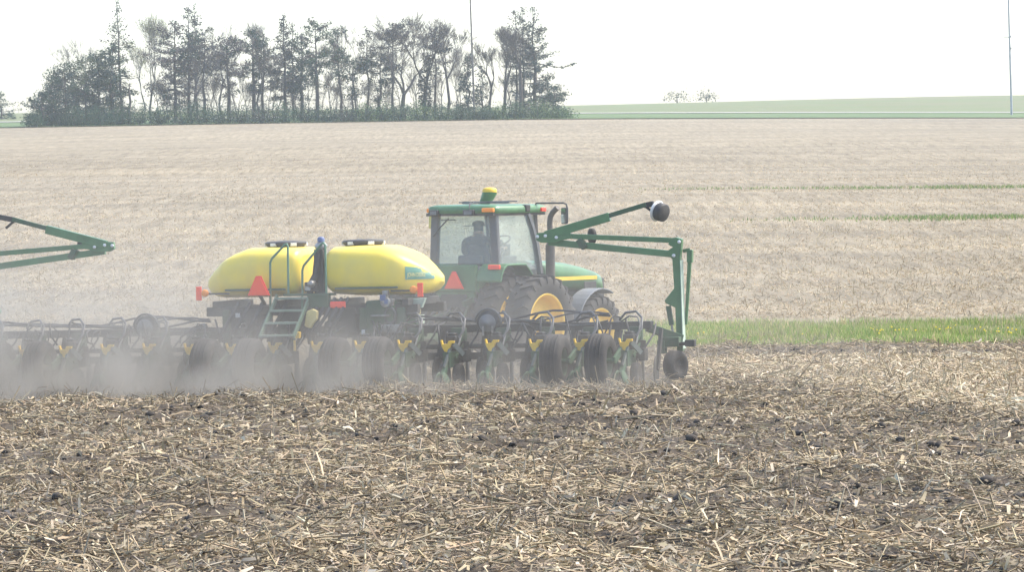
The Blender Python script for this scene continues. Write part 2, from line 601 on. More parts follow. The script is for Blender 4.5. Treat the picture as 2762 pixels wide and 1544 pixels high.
near_hw = lambda y: 2.2 + 0.142 * y
N = 318000
x, y = scatter(N, 33.0, 86.0, near_hw, 1.0)
t = tilled(x, y)
keep = rng.random(N) < np.where(t > 0.5, cover(x, y), 0.95)
x, y, t = x[keep], y[keep], t[keep]
n = len(x)
cv = cover(x, y)
size = np.exp(rng.normal(0, 0.68, n))
L = np.clip(0.068 * size * np.where(t > 0.5, 1.0, 1.25), 0.02, 0.50)
W = np.clip(0.0140 * np.exp(rng.normal(0, 0.5, n)), 0.005, 0.045)
up = rng.random(n) < 0.10
pitch = np.where(up, rng.normal(0, 0.75, n), rng.normal(0, 0.22, n))
yaw = rng.random(n) * 2 * math.pi
lay = np.abs(rng.normal(0, 0.025, n)) + np.where(t > 0.5, 0.0, 0.02) + np.abs(np.sin(pitch)) * L * 0.35
z = height(x, y) + lay + 0.004
col_t = piece_colors(n, [3.0, 4.5, 4.5, 3.5, 3.0, 1.5, 0.9])
col_l = piece_colors(n, [6, 5, 3, 1.5, 0.5, 0.1, 2.5]) * 1.16
moist = (0.72 + 0.55 * fbm(x * 0.25, y * 0.3, 47, 3))[:, None]
cc = np.where((t > 0.5)[:, None], col_t * moist * (0.88 + 0.28 * cv[:, None]), col_l)
stalk = rng.random(n) < 0.13
lf = ~stalk
parts = [strips(x[lf], y[lf], z[lf], L[lf], W[lf], yaw[lf], pitch[lf], rng.normal(0, 0.6, lf.sum()), rng.normal(0, 0.10, lf.sum()), cc[lf])]
ns = stalk.sum()
parts.append(stalks(x[stalk], y[stalk], z[stalk] + 0.008, np.clip(L[stalk] * 1.9, 0.06, 0.5), rng.uniform(0.006, 0.014, ns), yaw[stalk], pitch[stalk] * 0.8, cc[stalk] * 1.05))
# fine chaff and leaf trash trodden into the soil
ns = 170000
x, y = scatter(ns, 33, 80, near_hw, 1.2)
k = rng.random(ns) < np.clip(0.35 + 1.1 * (fbm(x * 0.8, y * 0.6, 43, 3) - 0.2), 0.1, 1)
x, y = x[k], y[k]
ns = len(x)
a_ = rng.random(ns) * 6.28
hl = rng.uniform(0.012, 0.032, ns)[:, None]
d_ = np.stack([np.cos(a_), np.sin(a_), rng.normal(0, 0.25, ns)], -1) * hl
w_ = np.stack([-np.sin(a_), np.cos(a_), rng.normal(0, 0.5, ns)], -1) * rng.uniform(0.004, 0.012, ns)[:, None]
c_ = np.stack([x, y, height(x, y) + rng.uniform(0.003, 0.02, ns)], -1)
vv = np.stack([c_ - d_ - w_, c_ + d_ - w_, c_ + d_ + w_, c_ - d_ + w_], 1).reshape(-1, 3)
chaff = (vv, np.arange(4 * ns).reshape(-1, 4), np.repeat(piece_colors(ns, [1.5, 4, 5, 4, 5, 3, 0.4]) * (0.75 + 0.4 * fbm(x * 0.25, y * 0.3, 47, 3))[:, None], 4, 0))
# curled husks and short root crowns
ns = 9000
x, y = scatter(ns, 33, 80, near_hw, 1.0)
parts.append(strips(x, y, height(x, y) + 0.03, rng.uniform(0.10, 0.24, ns), rng.uniform(0.02, 0.045, ns), rng.random(ns) * 6.28, rng.normal(0, 0.4, ns), rng.normal(0, 0.7, ns), rng.normal(0.05, 0.2, ns), piece_colors(ns, [4, 4, 3, 3, 2, 1, 3])))
# standing stubs: a few on the worked ground, many on the unworked ground and just before the planter
ns = 7000
x, y = scatter(ns, 34, 86, near_hw, 0.6)
keep = rng.random(ns) < np.where(tilled(x, y) > 0.5, 0.06, 0.6)
x, y = x[keep], y[keep]
ns = len(x)
Ls = rng.uniform(0.10, 0.30, ns)
parts.append(stalks(x, y, height(x, y) + Ls * 0.42, Ls, rng.uniform(0.007, 0.012, ns), rng.random(ns) * 6.28, rng.uniform(0.75, 1.5, ns), piece_colors(ns, [4, 4, 3, 1, 1, 0, 3])))
ns = 2600
x = rng.uniform(-11, 3.2, ns)
y = 68.9 - 0.31 * (x + 3.6) - np.abs(rng.normal(0.3, 0.8, ns)) + rng.normal(0, .15, ns)
Ls = rng.uniform(0.06, 0.22, ns) * np.where(rng.random(ns) < 0.12, 1.7, 1)
parts.append(stalks(x, y, height(x, y) + Ls * 0.35, Ls, rng.uniform(0.005, 0.010, ns), rng.random(ns) * 6.28, rng.uniform(0.1, 1.3, ns), piece_colors(ns, [4, 4, 3, 2, 1, 1, 2])))
for (sx, sy, sl, sw, sp) in ((2.06, 68.2, 0.52, 2.2, 1.1), (1.86, 68.0, 0.34, 2.4, 1.15), (1.72, 68.1, 0.30, 1.9, 1.2), (2.3, 68.6, 0.30, 0.6, 1.3), (-4.2, 68.2, 0.42, 3.5, 0.5), (-1.7, 67.6, 0.34, 2.6, 0.7), (-7.9, 66.0, 0.38, 0.6, 1.0), (-5.3, 65.0, 0.30, 0.4, 1.2), (0.4, 67.4, 0.3, 1.4, 1.2), (-1.2, 46.2, 0.34, 1.9, 1.25), (-2.3, 46.8, 0.3, 2.3, 0.9), (1.7, 41.0, 0.4, 0.5, 0.5)):
    a1 = lambda q: np.array([float(q)])
    parts.append(stalks(a1(sx), a1(sy), a1(height(sx, sy) + sl * 0.45 * math.sin(sp)), a1(sl), a1(0.013), a1(sw), a1(sp), STRAW[[0]] * 1.05))
v, q, c = joined(parts + [chaff])
kind(link('corn_residue', np_mesh('corn_residue', v, q, RESIDUE, c)), 'stuff', 'broken corn stalks and husks strewn over the near field', 'crop residue')

# stubble of the field beyond
mid_hw = lambda y: 3.0 + 0.142 * y
N = 400000
x, y = scatter(N, 86, 400, mid_hw, 2.0)
keep = ~((y > 85) & (y < 100.6) & (x > strip_lo(y) - 0.2)) & (rng.random(N) < (0.30 + 0.9 * fbm(x * 0.25, y * 0.12, 55) + 0.42 * windrows(x, y)) * (1 - sstep(150, 390, y)))
x, y = x[keep], y[keep]
n = len(x)
up = rng.random(n) < 0.30
pitch = np.where(up, rng.uniform(0.3, 1.4, n), rng.normal(0, 0.2, n))
L = np.clip(0.105 * np.exp(rng.normal(0, 0.4, n)), 0.04, 0.30)
W = np.clip(0.017 * np.exp(rng.normal(0, 0.35, n)), 0.008, 0.035)
cc = piece_colors(n, [7, 6, 3, 1.5, 0.8, 0.3, 2.2], 0.15) * (1 + 0.13 * windrows(x, y))[:, None] * (0.82 + 0.36 * fbm(x * 0.07, y * 0.05, 57))[:, None] * np.array([1.02, 0.985, 0.93])
v, q, c = strips(x, y, height(x, y) + 0.02 + np.abs(np.sin(pitch)) * L * 0.4, L, W, rng.random(n) * 6.28, pitch, rng.normal(0, 0.6, n), rng.normal(0, 0.1, n), cc, True)
kind(link('far_stubble', np_mesh('far_stubble', v, q, RESIDUE, c)), 'stuff', 'pale corn stubble covering the rising field behind the tractor', 'stubble')

# dark clods turned up by the planter
ns = 9000
x, y = scatter(ns, 34, 86, near_hw, 0.6)
pr = np.clip(1.05 - cover(x, y) * 1.25, 0.0, 1) * tilled(x, y)
keep = rng.random(ns) < pr
x, y = x[keep], y[keep]
ico_v = np.array([(0, 0, 1), (0.894, 0, 0.447), (0.276, 0.851, 0.447), (-0.724, 0.526, 0.447), (-0.724, -0.526, 0.447), (0.276, -0.851, 0.447), (0.724, 0.526, -0.447), (-0.276, 0.851, -0.447), (-0.894, 0, -0.447), (-0.276, -0.851, -0.447), (0.724, -0.526, -0.447), (0, 0, -1)])
ico_f = np.array([(0, 1, 2), (0, 2, 3), (0, 3, 4), (0, 4, 5), (0, 5, 1), (1, 6, 2), (2, 7, 3), (3, 8, 4), (4, 9, 5), (5, 10, 1), (6, 7, 2), (7, 8, 3), (8, 9, 4), (9, 10, 5), (10, 6, 1), (11, 7, 6), (11, 8, 7), (11, 9, 8), (11, 10, 9), (11, 6, 10)])
n = len(x)
r = np.clip(0.030 * np.exp(rng.normal(0, 0.45, n)), 0.01, 0.07)
v = ico_v[None] * (1 + (rng.random((n, 12, 1)) - 0.5) * 1.0) * r[:, None, None] * np.array([1.15, 1.0, 0.75]) + np.stack([x, y, height(x, y) + r * 0.3], -1)[:, None, :]
q = ico_f[None] + np.arange(n)[:, None, None] * 12
kind(link('soil_clods', np_mesh('soil_clods', v.reshape(-1, 3), q.reshape(-1, 3), CLODM, tris=True)), 'stuff', 'dark clods of moist soil turned up among the residue', 'soil clods')

def blades(x, y, h, w, cols, lean=0.35):
    n = len(x)
    a = rng.random(n) * 6.28
    s = np.stack([np.cos(a), np.sin(a), np.zeros(n)], -1) * (w / 2)[:, None]
    base = np.stack([x, y, height(x, y)], -1)
    tip = base + np.stack([rng.normal(0, lean, n) * h, rng.normal(0, lean, n) * h, h], -1)
    v = np.stack([base - s, base + s, tip], 1).reshape(-1, 3)
    return v, np.arange(n * 3).reshape(-1, 3), np.repeat(cols, 3, 0)

def grass_cols(n, dry=0.12):
    g = np.array([(0.16, 0.245, 0.07), (0.20, 0.275, 0.085), (0.115, 0.20, 0.06), (0.24, 0.28, 0.12)])
    c = g[rng.integers(0, 4, n)] * (0.8 + 0.4 * rng.random((n, 1)))
    d = rng.random(n) < dry
    c[d] = np.array((0.38, 0.33, 0.20)) * (0.7 + 0.5 * rng.random((d.sum(), 1)))
    return c

n = 105000
y = rng.uniform(84.0, 101.5, n)
x = strip_lo(y) + rng.random(n) ** 1.2 * 20.0 - 0.3 * rng.random(n)
k = (y > 84.4 + 3.0 * fbm(x * 0.7, x * 0.0 + 2.0, 64)) & (y < 99.6 - 4.5 * fbm(x * 0.3, x * 0.0 + 9.0, 65))
x, y = x[k], y[k]
n = len(x)
tuft = fbm(x * 0.35, y * 0.5, 61)
h = 0.06 + 0.40 * np.clip(tuft - 0.25, 0, 1) * rng.random(n) + 0.05 * rng.random(n)
cs = grass_cols(n) * (0.95 + 0.5 * fbm(x * 0.2, y * 0.3, 62)[:, None])
cs = cs * np.array([1.22, 1.08, 0.95])
dry = (fbm(x * 0.5, y * 0.9, 63) > 0.58) & (rng.random(n) < 0.5)
cs[dry] = np.array((0.36, 0.32, 0.19)) * rng.uniform(0.7, 1.2, (dry.sum(), 1))
parts = [blades(x, y, h, rng.uniform(0.02, 0.045, n), cs)]
v, q, c = joined(parts)
kind(link('waterway_grass', np_mesh('waterway_grass', v, q, GRASSM, c, tris=True)), 'stuff', 'bright green grass strip with dry tufts behind the tilled ground', 'grass')

for nm, yc, x0, wd, lb in (('terrace_grass', 170.5, 6.5, 0.9, 'broken green grass line along the lower field terrace'), ('terrace_grass', 212.0, 5.0, 1.0, 'thin green grass line along the upper field terrace')):
    n = 12000
    x = x0 + rng.random(n) ** 0.75 * (34 - x0 + 6)
    yo = yc + rng.normal(0, wd, n) * (0.6 + 1.2 * fbm(x * 0.3, x * 0 + yc, 73)) + np.sin(x * 0.2) * 0.8
    dens = (0.12 + 0.75 * sstep(0.36, 0.66, fbm(x * 0.16, yo * 0.0 + yc, 71, 3))) * sstep(0, 5, x - x0)
    k = rng.random(n) < dens
    x, yo = x[k], yo[k]
    n = len(x)
    v, q, c = blades(x, yo, rng.uniform(0.06, 0.17, n), rng.uniform(0.04, 0.08, n), grass_cols(n, 0.3) * 1.0)
    kind(link(nm, np_mesh(nm, v, q, GRASSM, c, tris=True)), 'stuff', lb, 'grass')

# dandelions in the grass strip
cl = [(8.0, 88.4, 0.25, 13), (10.4, 88.2, 0.28, 15), (9.2, 88.6, 0.2, 6), (3.9, 88.0, 0.05, 2), (6.0, 87.6, 0.05, 1)]
fx = np.concatenate([rng.normal(a, s * 1.2, k) for a, b, s, k in cl])
fy = np.concatenate([rng.normal(b, s * 1.4, k) for a, b, s, k in cl])
n = len(fx)
fr = rng.uniform(0.016, 0.026, n)
v = ico_v[None] * fr[:, None, None] * np.array([1, 1, 0.6]) + np.stack([fx, fy, height(fx, fy) + rng.uniform(0.16, 0.26, n)], -1)[:, None, :]
q = ico_f[None] + np.arange(n)[:, None, None] * 12
DAND = mat('dandelion_yellow', (0.85, 0.62, 0.02), 0.8)
kind(link('dandelions', np_mesh('dandelions', v.reshape(-1, 3), q.reshape(-1, 3), DAND, tris=True)), 'stuff', 'yellow dandelion heads dotted through the grass strip', 'dandelions')

# ---------------------------------------------------------------- trees, bushes, poles
def at(u, v, Y):
    """world point seen at photo pixel (u, v) standing at distance Y (survey helper)"""
    a = R(0.7)
    du, dv = u - 1381.0, 500.0 - v
    return ((du * math.cos(a) + dv * math.sin(a)) * Y / 11270.0, Y, CAMZ + (-du * math.sin(a) + dv * math.cos(a)) * Y / 11270.0)

class Foliage:
    def __init__(self):
        self.c, self.n, self.s, self.k = [], [], [], []
    def clump(self, p, n, spread, size, color):
        self.c.append(np.asarray(p)[None] + rng.normal(0, 1, (n, 3)) * np.asarray(spread))
        self.s.append(rng.uniform(0.6, 1.3, n) * size)
        self.k.append(np.asarray(color)[None] * rng.uniform(0.6, 1.4, (n, 1)))
    def build(self, name, material, parent, flat=0.6, width=0.5):
        c, s, k = np.concatenate(self.c), np.concatenate(self.s), np.concatenate(self.k)
        n = len(c)
        d = rng.normal(0, 1, (n, 3)); d[:, 2] *= flat
        d /= np.linalg.norm(d, axis=1)[:, None]
        e = np.cross(d, rng.normal(0, 1, (n, 3))); e /= np.linalg.norm(e, axis=1)[:, None]
        a, b = d * s[:, None] * 0.5, e * s[:, None] * width * 0.5
        v = np.stack([c - a, c + b, c + a, c - b], 1).reshape(-1, 3)
        me = np_mesh(name, v, np.arange(4 * n).reshape(-1, 4), material, np.repeat(k, 4, 0))
        return link(name, me, parent)

def wob(p, q, n, amt):
    p, q = Vector(p), Vector(q)
    out = []
    for i in range(n + 1):
        t_ = i / n
        out.append(p.lerp(q, t_) + Vector((random.gauss(0, amt), random.gauss(0, amt), 0)) * math.sin(math.pi * t_))
    return out

def conifer(root, h, base, rad, shape, dens=1.0, color=(0.055, 0.07, 0.05), color2=None, r0=0.22, lean=0.0, bark=None, dead=0.25, gap=0.3, only=None):
    """h height; base start of crown (fraction); rad crown radius; shape list of (t, radius factor)"""
    tr, fo = MB(), Foliage()
    top = Vector((lean, 0, h))
    path = wob((0, 0, -0.4), top, 7, 0.12)
    tr.tube(path, [r0 * (1 - 0.93 * i / 7) + 0.015 for i in range(8)], 6)
    def axis(t_):
        i = min(int(t_ * 7), 6)
        return path[i].lerp(path[i + 1], t_ * 7 - i)
    ts, rs = zip(*shape)
    n = int(h * (1 - base) * 10)
    holes = [(random.uniform(base, 1), random.uniform(0, 6.28)) for _ in range(int(5 + 8 * gap))]
    for i in range(n):
        t_ = base + (1 - base) * (i + random.random()) / n
        az = random.uniform(0, 6.283)
        if any(abs(t_ - ht) < 0.035 and math.cos(az - ha) > 0.3 for ht, ha in holes):
            continue
        cr = (t_ - base) / (1 - base)
        Lb = rad * 1.38 * float(np.interp(cr, ts, rs)) * random.uniform(0.5, 1.25)
        if Lb < 0.15:
            Lb = 0.2
        p = axis(t_)
        slope = -0.22 + 0.75 * cr + random.gauss(0, 0.10)
        d = Vector((math.cos(az), math.sin(az), slope)).normalized()
        q = p + d * Lb
        q.z += 0.06 * Lb * random.random()
        tr.tube([p, p.lerp(q, 0.55) - Vector((0, 0, 0.05 * Lb)), q], [0.012 + 0.018 * Lb, 0.012 + 0.009 * Lb, 0.008], 3, cap=False)
        k = max(2, int(Lb * 5.5 * dens))
        cc_ = color2 if (color2 is not None and random.random() < dead) else color
        for j in range(k):
            f_ = random.uniform(0.22, 1.05) ** 0.8
            c = p.lerp(q, f_)
            fo.clump(c, 4, (0.24, 0.24, 0.20), random.uniform(0.20, 0.37), cc_)
    m = int(26 * h * base)                                     # dead snags on the bare stem
    for i in range(m):
        t_ = random.uniform(0.12, base + 0.05)
        p = axis(t_)
        az = random.uniform(0, 6.28)
        q = p + Vector((math.cos(az), math.sin(az), random.uniform(-0.5, 0.25))) * random.uniform(0.3, rad * 0.75)
        tr.tube([p, p.lerp(q, 0.5) + Vector((0, 0, 0.06)), q], [0.020, 0.014, 0.007], 3, cap=False)
        for _ in range(3):
            s_ = p.lerp(q, random.uniform(0.3, 1)); e_ = s_ + Vector((random.gauss(0, 0.35), random.gauss(0, 0.35), random.gauss(-0.05, 0.25)))
            tr.tube([s_, e_], [0.011, 0.006], 3, cap=False)
    tr.build('trunk', bark or BARK, root)
    return fo.build('crown', NEEDLE, root)

def bare_tree(root, h, spread, r0=0.25, fork=0.35, depth=6, twig=0.014, bark=None, leaf=None, lean=(0, 0), ivy=None, up=0.55, kids=(2, 3)):
    tr, br, fo = MB(), MB(), Foliage()
    def grow(p, d, L_, r_, lev):
        q = p + d * L_
        m = p.lerp(q, 0.5) + Vector((random.gauss(0, 0.05), random.gauss(0, 0.05), random.gauss(0, 0.03))) * L_
        (tr if lev == 0 else br).tube([p, m, q], [r_, r_ * 0.86, r_ * 0.72], 6 if lev < 2 else 3, cap=False)
        if lev >= depth:
            if leaf is not None:
                fo.clump(q, 2, (0.25, 0.25, 0.25), 0.17, leaf)
            return
        nk = random.choice(kids) if lev else max(kids)
        for i in range(nk):
            az = random.uniform(0, 6.28)
            sp = random.uniform(0.25, 0.75) * spread
            nd = (d + Vector((math.cos(az), math.sin(az), 0)) * sp + Vector((0, 0, up * 0.35))).normalized()
            grow(q, nd, L_ * random.uniform(0.62, 0.86) if lev else h * (1 - fork) * random.uniform(0.24, 0.33), max(r_ * random.uniform(0.42, 0.62), twig), lev + 1)
        if lev >= 1:
            for i in range(4 if lev >= 3 else 2):
                az = random.uniform(0, 6.28)
                nd = (d * 0.5 + Vector((math.cos(az), math.sin(az), 0.35))).normalized()
                s_ = p.lerp(q, random.uniform(0.3, 0.9))
                e_ = s_ + nd * L_ * random.uniform(0.4, 0.8)
                br.tube([s_, e_], [twig, twig * 0.55], 3, cap=False)
                if leaf is not None:
                    fo.clump(e_, 2, (0.2, 0.2, 0.2), 0.16, leaf)
    d0 = Vector((lean[0], lean[1], 1)).normalized()
    grow(Vector((0, 0, -0.4)), d0, h * fork, r0, 0)
    zmax = max(p[2] for p in br.v)
    k = (h - h * fork) / max(zmax - h * fork, 0.5)                   # fit the wanted height
    br.v = [(p[0], p[1], h * fork + (p[2] - h * fork) * k if p[2] > h * fork - 0.5 else p[2]) for p in br.v]
    tr.build('trunk', bark or BARK, root)
    b = br.build('branches', bark or BARK, root)
    if ivy:
        for i in range(260):
            a, zz = random.uniform(0, 6.28), random.uniform(ivy[0], ivy[1])
            rr = ivy[2] * random.uniform(0.5, 1.0) * (1 - 0.4 * abs(zz / ivy[1] - 0.5))
            fo.clump((math.cos(a) * rr, math.sin(a) * rr, zz), 4, (0.15, 0.15, 0.15), 0.36, (0.05, 0.058, 0.045))
    if fo.c:
        fo.c = [np.stack([q_[:, 0], q_[:, 1], np.where(q_[:, 2] > h * fork, h * fork + (q_[:, 2] - h * fork) * (k if not ivy else 1), q_[:, 2])], -1) for q_ in fo.c]
        fo.build('crown', LEAF, root)

def bush(root, w, h, color, n=150, dark=None):
    st, fo = MB(), Foliage()
    for i in range(7):
        a = random.uniform(0, 6.28)
        st.tube([(0.1 * math.cos(a), 0.1 * math.sin(a), -0.2), (w * 0.25 * math.cos(a), w * 0.2 * math.sin(a), h * 0.7)], [0.04, 0.02], 3, cap=False)
    for i in range(n):
        a, b_ = random.uniform(0, 6.28), random.random() ** 0.6
        el = math.asin(random.random())
        p = (math.cos(a) * math.cos(el) * w / 2 * b_, math.sin(a) * math.cos(el) * w / 2 * b_, h * (0.08 + 0.92 * math.sin(el) * b_ * random.uniform(0.8, 1.1)))
        fo.clump(p, 9, (0.24, 0.24, 0.18), 0.22, dark if (dark is not None and random.random() < 0.45) else color)
    st.build('stem', BARK, root)
    fo.build('crown', LEAF, root)

def plant(name, u, v_top, Y, label, cat, group=None):
    x, _, ztop = at(u, v_top, Y)
    zb = float(height(x, Y, False))
    o = empty(name, (x, Y, zb), (0, 0, random.uniform(0, 0.01)))
    tag(o, label, cat, group)
    return o, ztop - zb

SPRUCE = [(0, 1.0), (0.3, 0.9), (0.6, 0.55), (0.85, 0.25), (1, 0.06)]
COLUMN = [(0, 0.5), (0.2, 0.95), (0.5, 1.0), (0.8, 0.65), (1, 0.12)]
FLAT = [(0, 0.30), (0.2, 0.55), (0.4, 0.8), (0.65, 0.95), (0.88, 0.7), (1, 0.2)]
BROWN = (0.105, 0.085, 0.08)
DKG = (0.038, 0.060, 0.040)
MG = (0.052, 0.080, 0.046)
GRP = 'trees of the grove behind the field'
#  u, v_top, Y, crown base, radius m, shape, density, colour, colour2, trunk r, lean, label
CON = [
    (326, 3, 576, 0.36, 2.5, SPRUCE, 0.75, (0.085, 0.095, 0.062), BROWN, 0.26, -0.6, 'tallest open-crowned spruce beside the dense dark cedars of the grove'),
    (470, 60, 578, 0.22, 3.1, COLUMN, 1.45, BROWN, DKG, 0.30, 0.0, 'broad brownish conifer with foliage hanging low, right of the pale budding tree'),
    (507, 22, 584, 0.50, 1.9, COLUMN, 1.3, (0.085, 0.08, 0.07), DKG, 0.28, 0.0, 'tall brownish conifer with a narrow pointed top and bare lower stem'),
    (527, 13, 590, 0.55, 1.7, SPRUCE, 0.9, MG, BROWN, 0.22, -0.2, 'slim green-tipped conifer rising above the narrow pointed brownish one'),
    (549, 80, 576, 0.55, 2.5, FLAT, 1.15, (0.085, 0.08, 0.07), DKG, 0.26, 0.2, 'flat-topped brownish pine with a straight bare stem beside the twin pointed conifers'),
    (616, 104, 576, 0.42, 2.5, FLAT, 1.25, BROWN, DKG, 0.34, -0.2, 'thick-trunked brownish conifer with a blunt top below bare twigs'),
    (682, 86, 578, 0.42, 2.3, FLAT, 1.35, DKG, BROWN, 0.36, -0.1, 'dark conifer with several stiff dead leaders at its top'),
    (708, 92, 592, 0.45, 1.8, COLUMN, 1.0, (0.09, 0.08, 0.072), DKG, 0.24, 0.2, 'thin brownish conifer close behind the dark many-leadered one'),
    (766, 40, 580, 0.30, 2.1, SPRUCE, 1.5, (0.07, 0.074, 0.064), BROWN, 0.27, 0.0, 'full pointed spruce standing highest in the middle of the grove'),
    (787, 62, 592, 0.45, 1.9, SPRUCE, 1.1, DKG, BROWN, 0.22, 0.1, 'shorter pointed spruce leaning on the full one in mid grove'),
    (812, 92, 578, 0.30, 1.9, COLUMN, 1.2, DKG, (0.08, 0.08, 0.07), 0.30, 0.1, 'dark conifer with drooping boughs down a thick stem'),
    (852, 60, 574, 0.46, 2.4, FLAT, 1.4, MG, BROWN, 0.34, -0.1, 'round-topped pine with a stout straight trunk in mid grove'),
    (920, 78, 578, 0.52, 2.0, FLAT, 1.0, MG, BROWN, 0.23, -0.5, 'loose pine leaning slightly over a long bare stem'),
    (947, 166, 572, 0.52, 1.8, FLAT, 1.3, DKG, MG, 0.18, 0.2, 'short flat pine half the height of its neighbours'),
    (989, 75, 584, 0.50, 1.5, COLUMN, 1.2, (0.075, 0.078, 0.065), BROWN, 0.22, 0.0, 'narrow pine with tufted top left of the thick bare forked tree'),
    (1022, 150, 575, 0.42, 2.0, FLAT, 1.25, DKG, BROWN, 0.25, 0.2, 'low dark pine with a wide crown at half height'),
    (1056, 66, 573, 0.66, 2.8, FLAT, 1.5, (0.06, 0.062, 0.06), BROWN, 0.23, 0.2, 'umbrella-topped pine on a long bare stem'),
    (1171, 78, 574, 0.60, 2.8, FLAT, 1.2, (0.062, 0.066, 0.06), BROWN, 0.22, 0.0, 'layered flat-crowned pine between bare limbs of forked trees'),
    (1262, 150, 572, 0.25, 1.8, SPRUCE, 1.35, DKG, BROWN, 0.20, 0.0, 'short dark spruce hard against the tall utility pole'),
    (1296, 180, 576, 0.20, 1.3, SPRUCE, 1.0, DKG, MG, 0.15, 0.1, 'small sparse spruce right of the utility pole'),
    (1390, 30, 586, 0.45, 1.3, COLUMN, 0.9, (0.075, 0.08, 0.068), BROWN, 0.20, 0.0, 'slim spire-like conifer left of the twin spires at the grove end'),
    (1408, 24, 590, 0.50, 1.3, COLUMN, 0.9, (0.07, 0.08, 0.062), BROWN, 0.20, 0.1, 'slim conifer with a bushy tip between the spire and the great end spruce'),
    (1440, 20, 578, 0.06, 3.5, SPRUCE, 1.25, (0.055, 0.072, 0.06), (0.075, 0.072, 0.066), 0.34, -0.2, 'great end spruce of the grove with long boughs and one reaching far out'),
]
for (u, vt, Y, b0, rad, shp, dn, c1, c2, r0, ln, lb) in CON:
    o, h = plant('conifer', u, vt, Y, lb, 'tree', GRP)
    conifer(o, h, b0 * 0.82, rad * (1.0 if shp is FLAT else 0.95), shp, dn, c1, c2, r0, ln)
    if u == 1440:
        lb_ = MB()
        fo_ = Foliage()
        pth = [(0, 0, h * 0.50), (2.2, -0.3, h * 0.47), (4.0, -0.4, h * 0.455), (5.6, -0.4, h * 0.50)]
        lb_.tube(pth, [0.09, 0.06, 0.04, 0.02], 4)
        lb_.build('bough', BARK, o)
        for i in range(26):
            t_ = random.uniform(0.1, 1)
            p = Vector(pth[1]).lerp(Vector(pth[3]), t_)
            fo_.clump((p.x, p.y, np.interp(p.x, [2.2, 4.0, 5.6], [h * 0.47, h * 0.455, h * 0.5]) - 0.05), 4, (0.18, 0.15, 0.08), 0.3, DKG)
        fo_.build('bough_needles', NEEDLE, o)

# dense cedars at the left end and one at the right end
for (u, vt, Y, rad, cc_, lb) in [
    (118, 252, 566, 2.1, DKG, 'low spreading cedar at the very left end of the grove'),
    (140, 215, 568, 2.3, DKG, 'small dark cedar stepping up behind the low spreading one'),
    (178, 174, 570, 2.5, (0.08, 0.10, 0.07), 'medium greyish cedar in the left evergreen mass'),
    (228, 158, 572, 2.8, (0.11, 0.13, 0.07), 'broad yellowish-green cedar in the middle of the left evergreen mass'),
    (268, 150, 578, 2.5, DKG, 'dark cedar tucked between the yellowish one and the tallest cedar'),
    (298, 122, 572, 2.3, DKG, 'tallest dense cedar, touching the open-crowned spruce'),
    (1490, 236, 574, 2.3, DKG, 'low dense cedar at the right end of the grove under the great spruce')]:
    o, h = plant('cedar', u, vt, Y, lb, 'tree', 'dense cedars at the ends of the grove')
    conifer(o, h, 0.05, rad, [(0, 0.95), (0.3, 1.0), (0.65, 0.85), (0.9, 0.5), (1, 0.2)], 1.6, cc_, MG, 0.20, random.gauss(0, 0.2), gap=0.0)

# leafless broadleaf trees
PB = (0.30, 0.32, 0.15)
BARE = [
    (205, 92, 588, 1.15, 0.20, 0.35, 6, BARKP, None, (0.1, 0), None, 'pale leafless tree fanning out above the cedars'),
    (405, 28, 582, 0.62, 0.20, 0.30, 6, BARKP, PB, (0.02, 0), None, 'pale tree just coming into leaf, tall and airy with upright limbs'),
    (381, 110, 588, 0.55, 0.14, 0.42, 5, BARKP, PB, (-0.02, 0), None, 'thin budding tree leaning beside the tall airy pale one'),
    (520, 118, 570, 0.8, 0.24, 0.30, 5, BARK, None, (0.05, 0), None, 'dark forked leafless tree among the brownish conifers'),
    (598, 58, 592, 0.8, 0.20, 0.40, 6, BARKP, None, (0, 0), None, 'pale leafless tree whose twigs show above the blunt brownish conifer'),
    (702, 48, 596, 0.75, 0.20, 0.42, 6, BARKP, None, (0.03, 0), None, 'pale leafless tree behind the dark many-leadered conifer'),
    (962, 58, 594, 0.9, 0.18, 0.42, 6, BARKP, None, (-0.1, 0), None, 'thin leafless tree with a twig fan left of the tufted narrow pine'),
    (1088, 26, 570, 1.1, 0.40, 0.26, 7, BARK, None, (-0.02, 0), None, 'stout leafless tree forking low into several heavy limbs'),
    (1143, 20, 574, 1.0, 0.36, 0.34, 7, BARK, None, (0.04, 0), (1.5, 7.0, 0.95), 'tall leafless tree with a vine-covered trunk and wide twiggy head'),
    (1203, 44, 578, 1.05, 0.26, 0.42, 7, BARK, None, (0.0, 0), None, 'leafless tree with a round twiggy head beside the utility pole'),
    (1324, 104, 574, 1.0, 0.24, 0.42, 6, BARK, None, (0.0, 0), None, 'straight-trunked leafless tree in the gap right of the utility pole'),
    (1346, 66, 576, 0.95, 0.30, 0.38, 7, BARK, None, (0.16, 0), None, 'leaning leafless tree dividing into a high fan of twigs'),
    (1402, 66, 572, 0.75, 0.36, 0.52, 6, BARK, None, (0.0, 0), None, 'thick straight leafless trunk beside the great end spruce'),
]
for (u, vt, Y, sp, r0, fk, dp, bk, lf_, ln, iv, lb) in BARE:
    o, h = plant('bare_tree', u, vt, Y, lb, 'tree', GRP)
    bare_tree(o, h, sp, r0, fk, dp, 0.016, bk, lf_, ln, iv, kids=(2, 3) if dp < 7 else (2, 2, 3))

o, h = plant('tree_snag', 347, 226, 570, 'broken dead tree trunk standing beside the open-crowned spruce', 'dead tree')
m = MB(); m.tube(wob((0, 0, -0.4), (0.1, 0, h), 5, 0.06), [0.24, 0.22, 0.19, 0.17, 0.14, 0.03], 7); m.build('trunk', BARK, o)
m = MB(); m.tube([(0.05, 0, h * 0.72), (0.5, 0, h * 0.84)], [0.06, 0.02], 5); m.build('branch_stub', BARK, o)

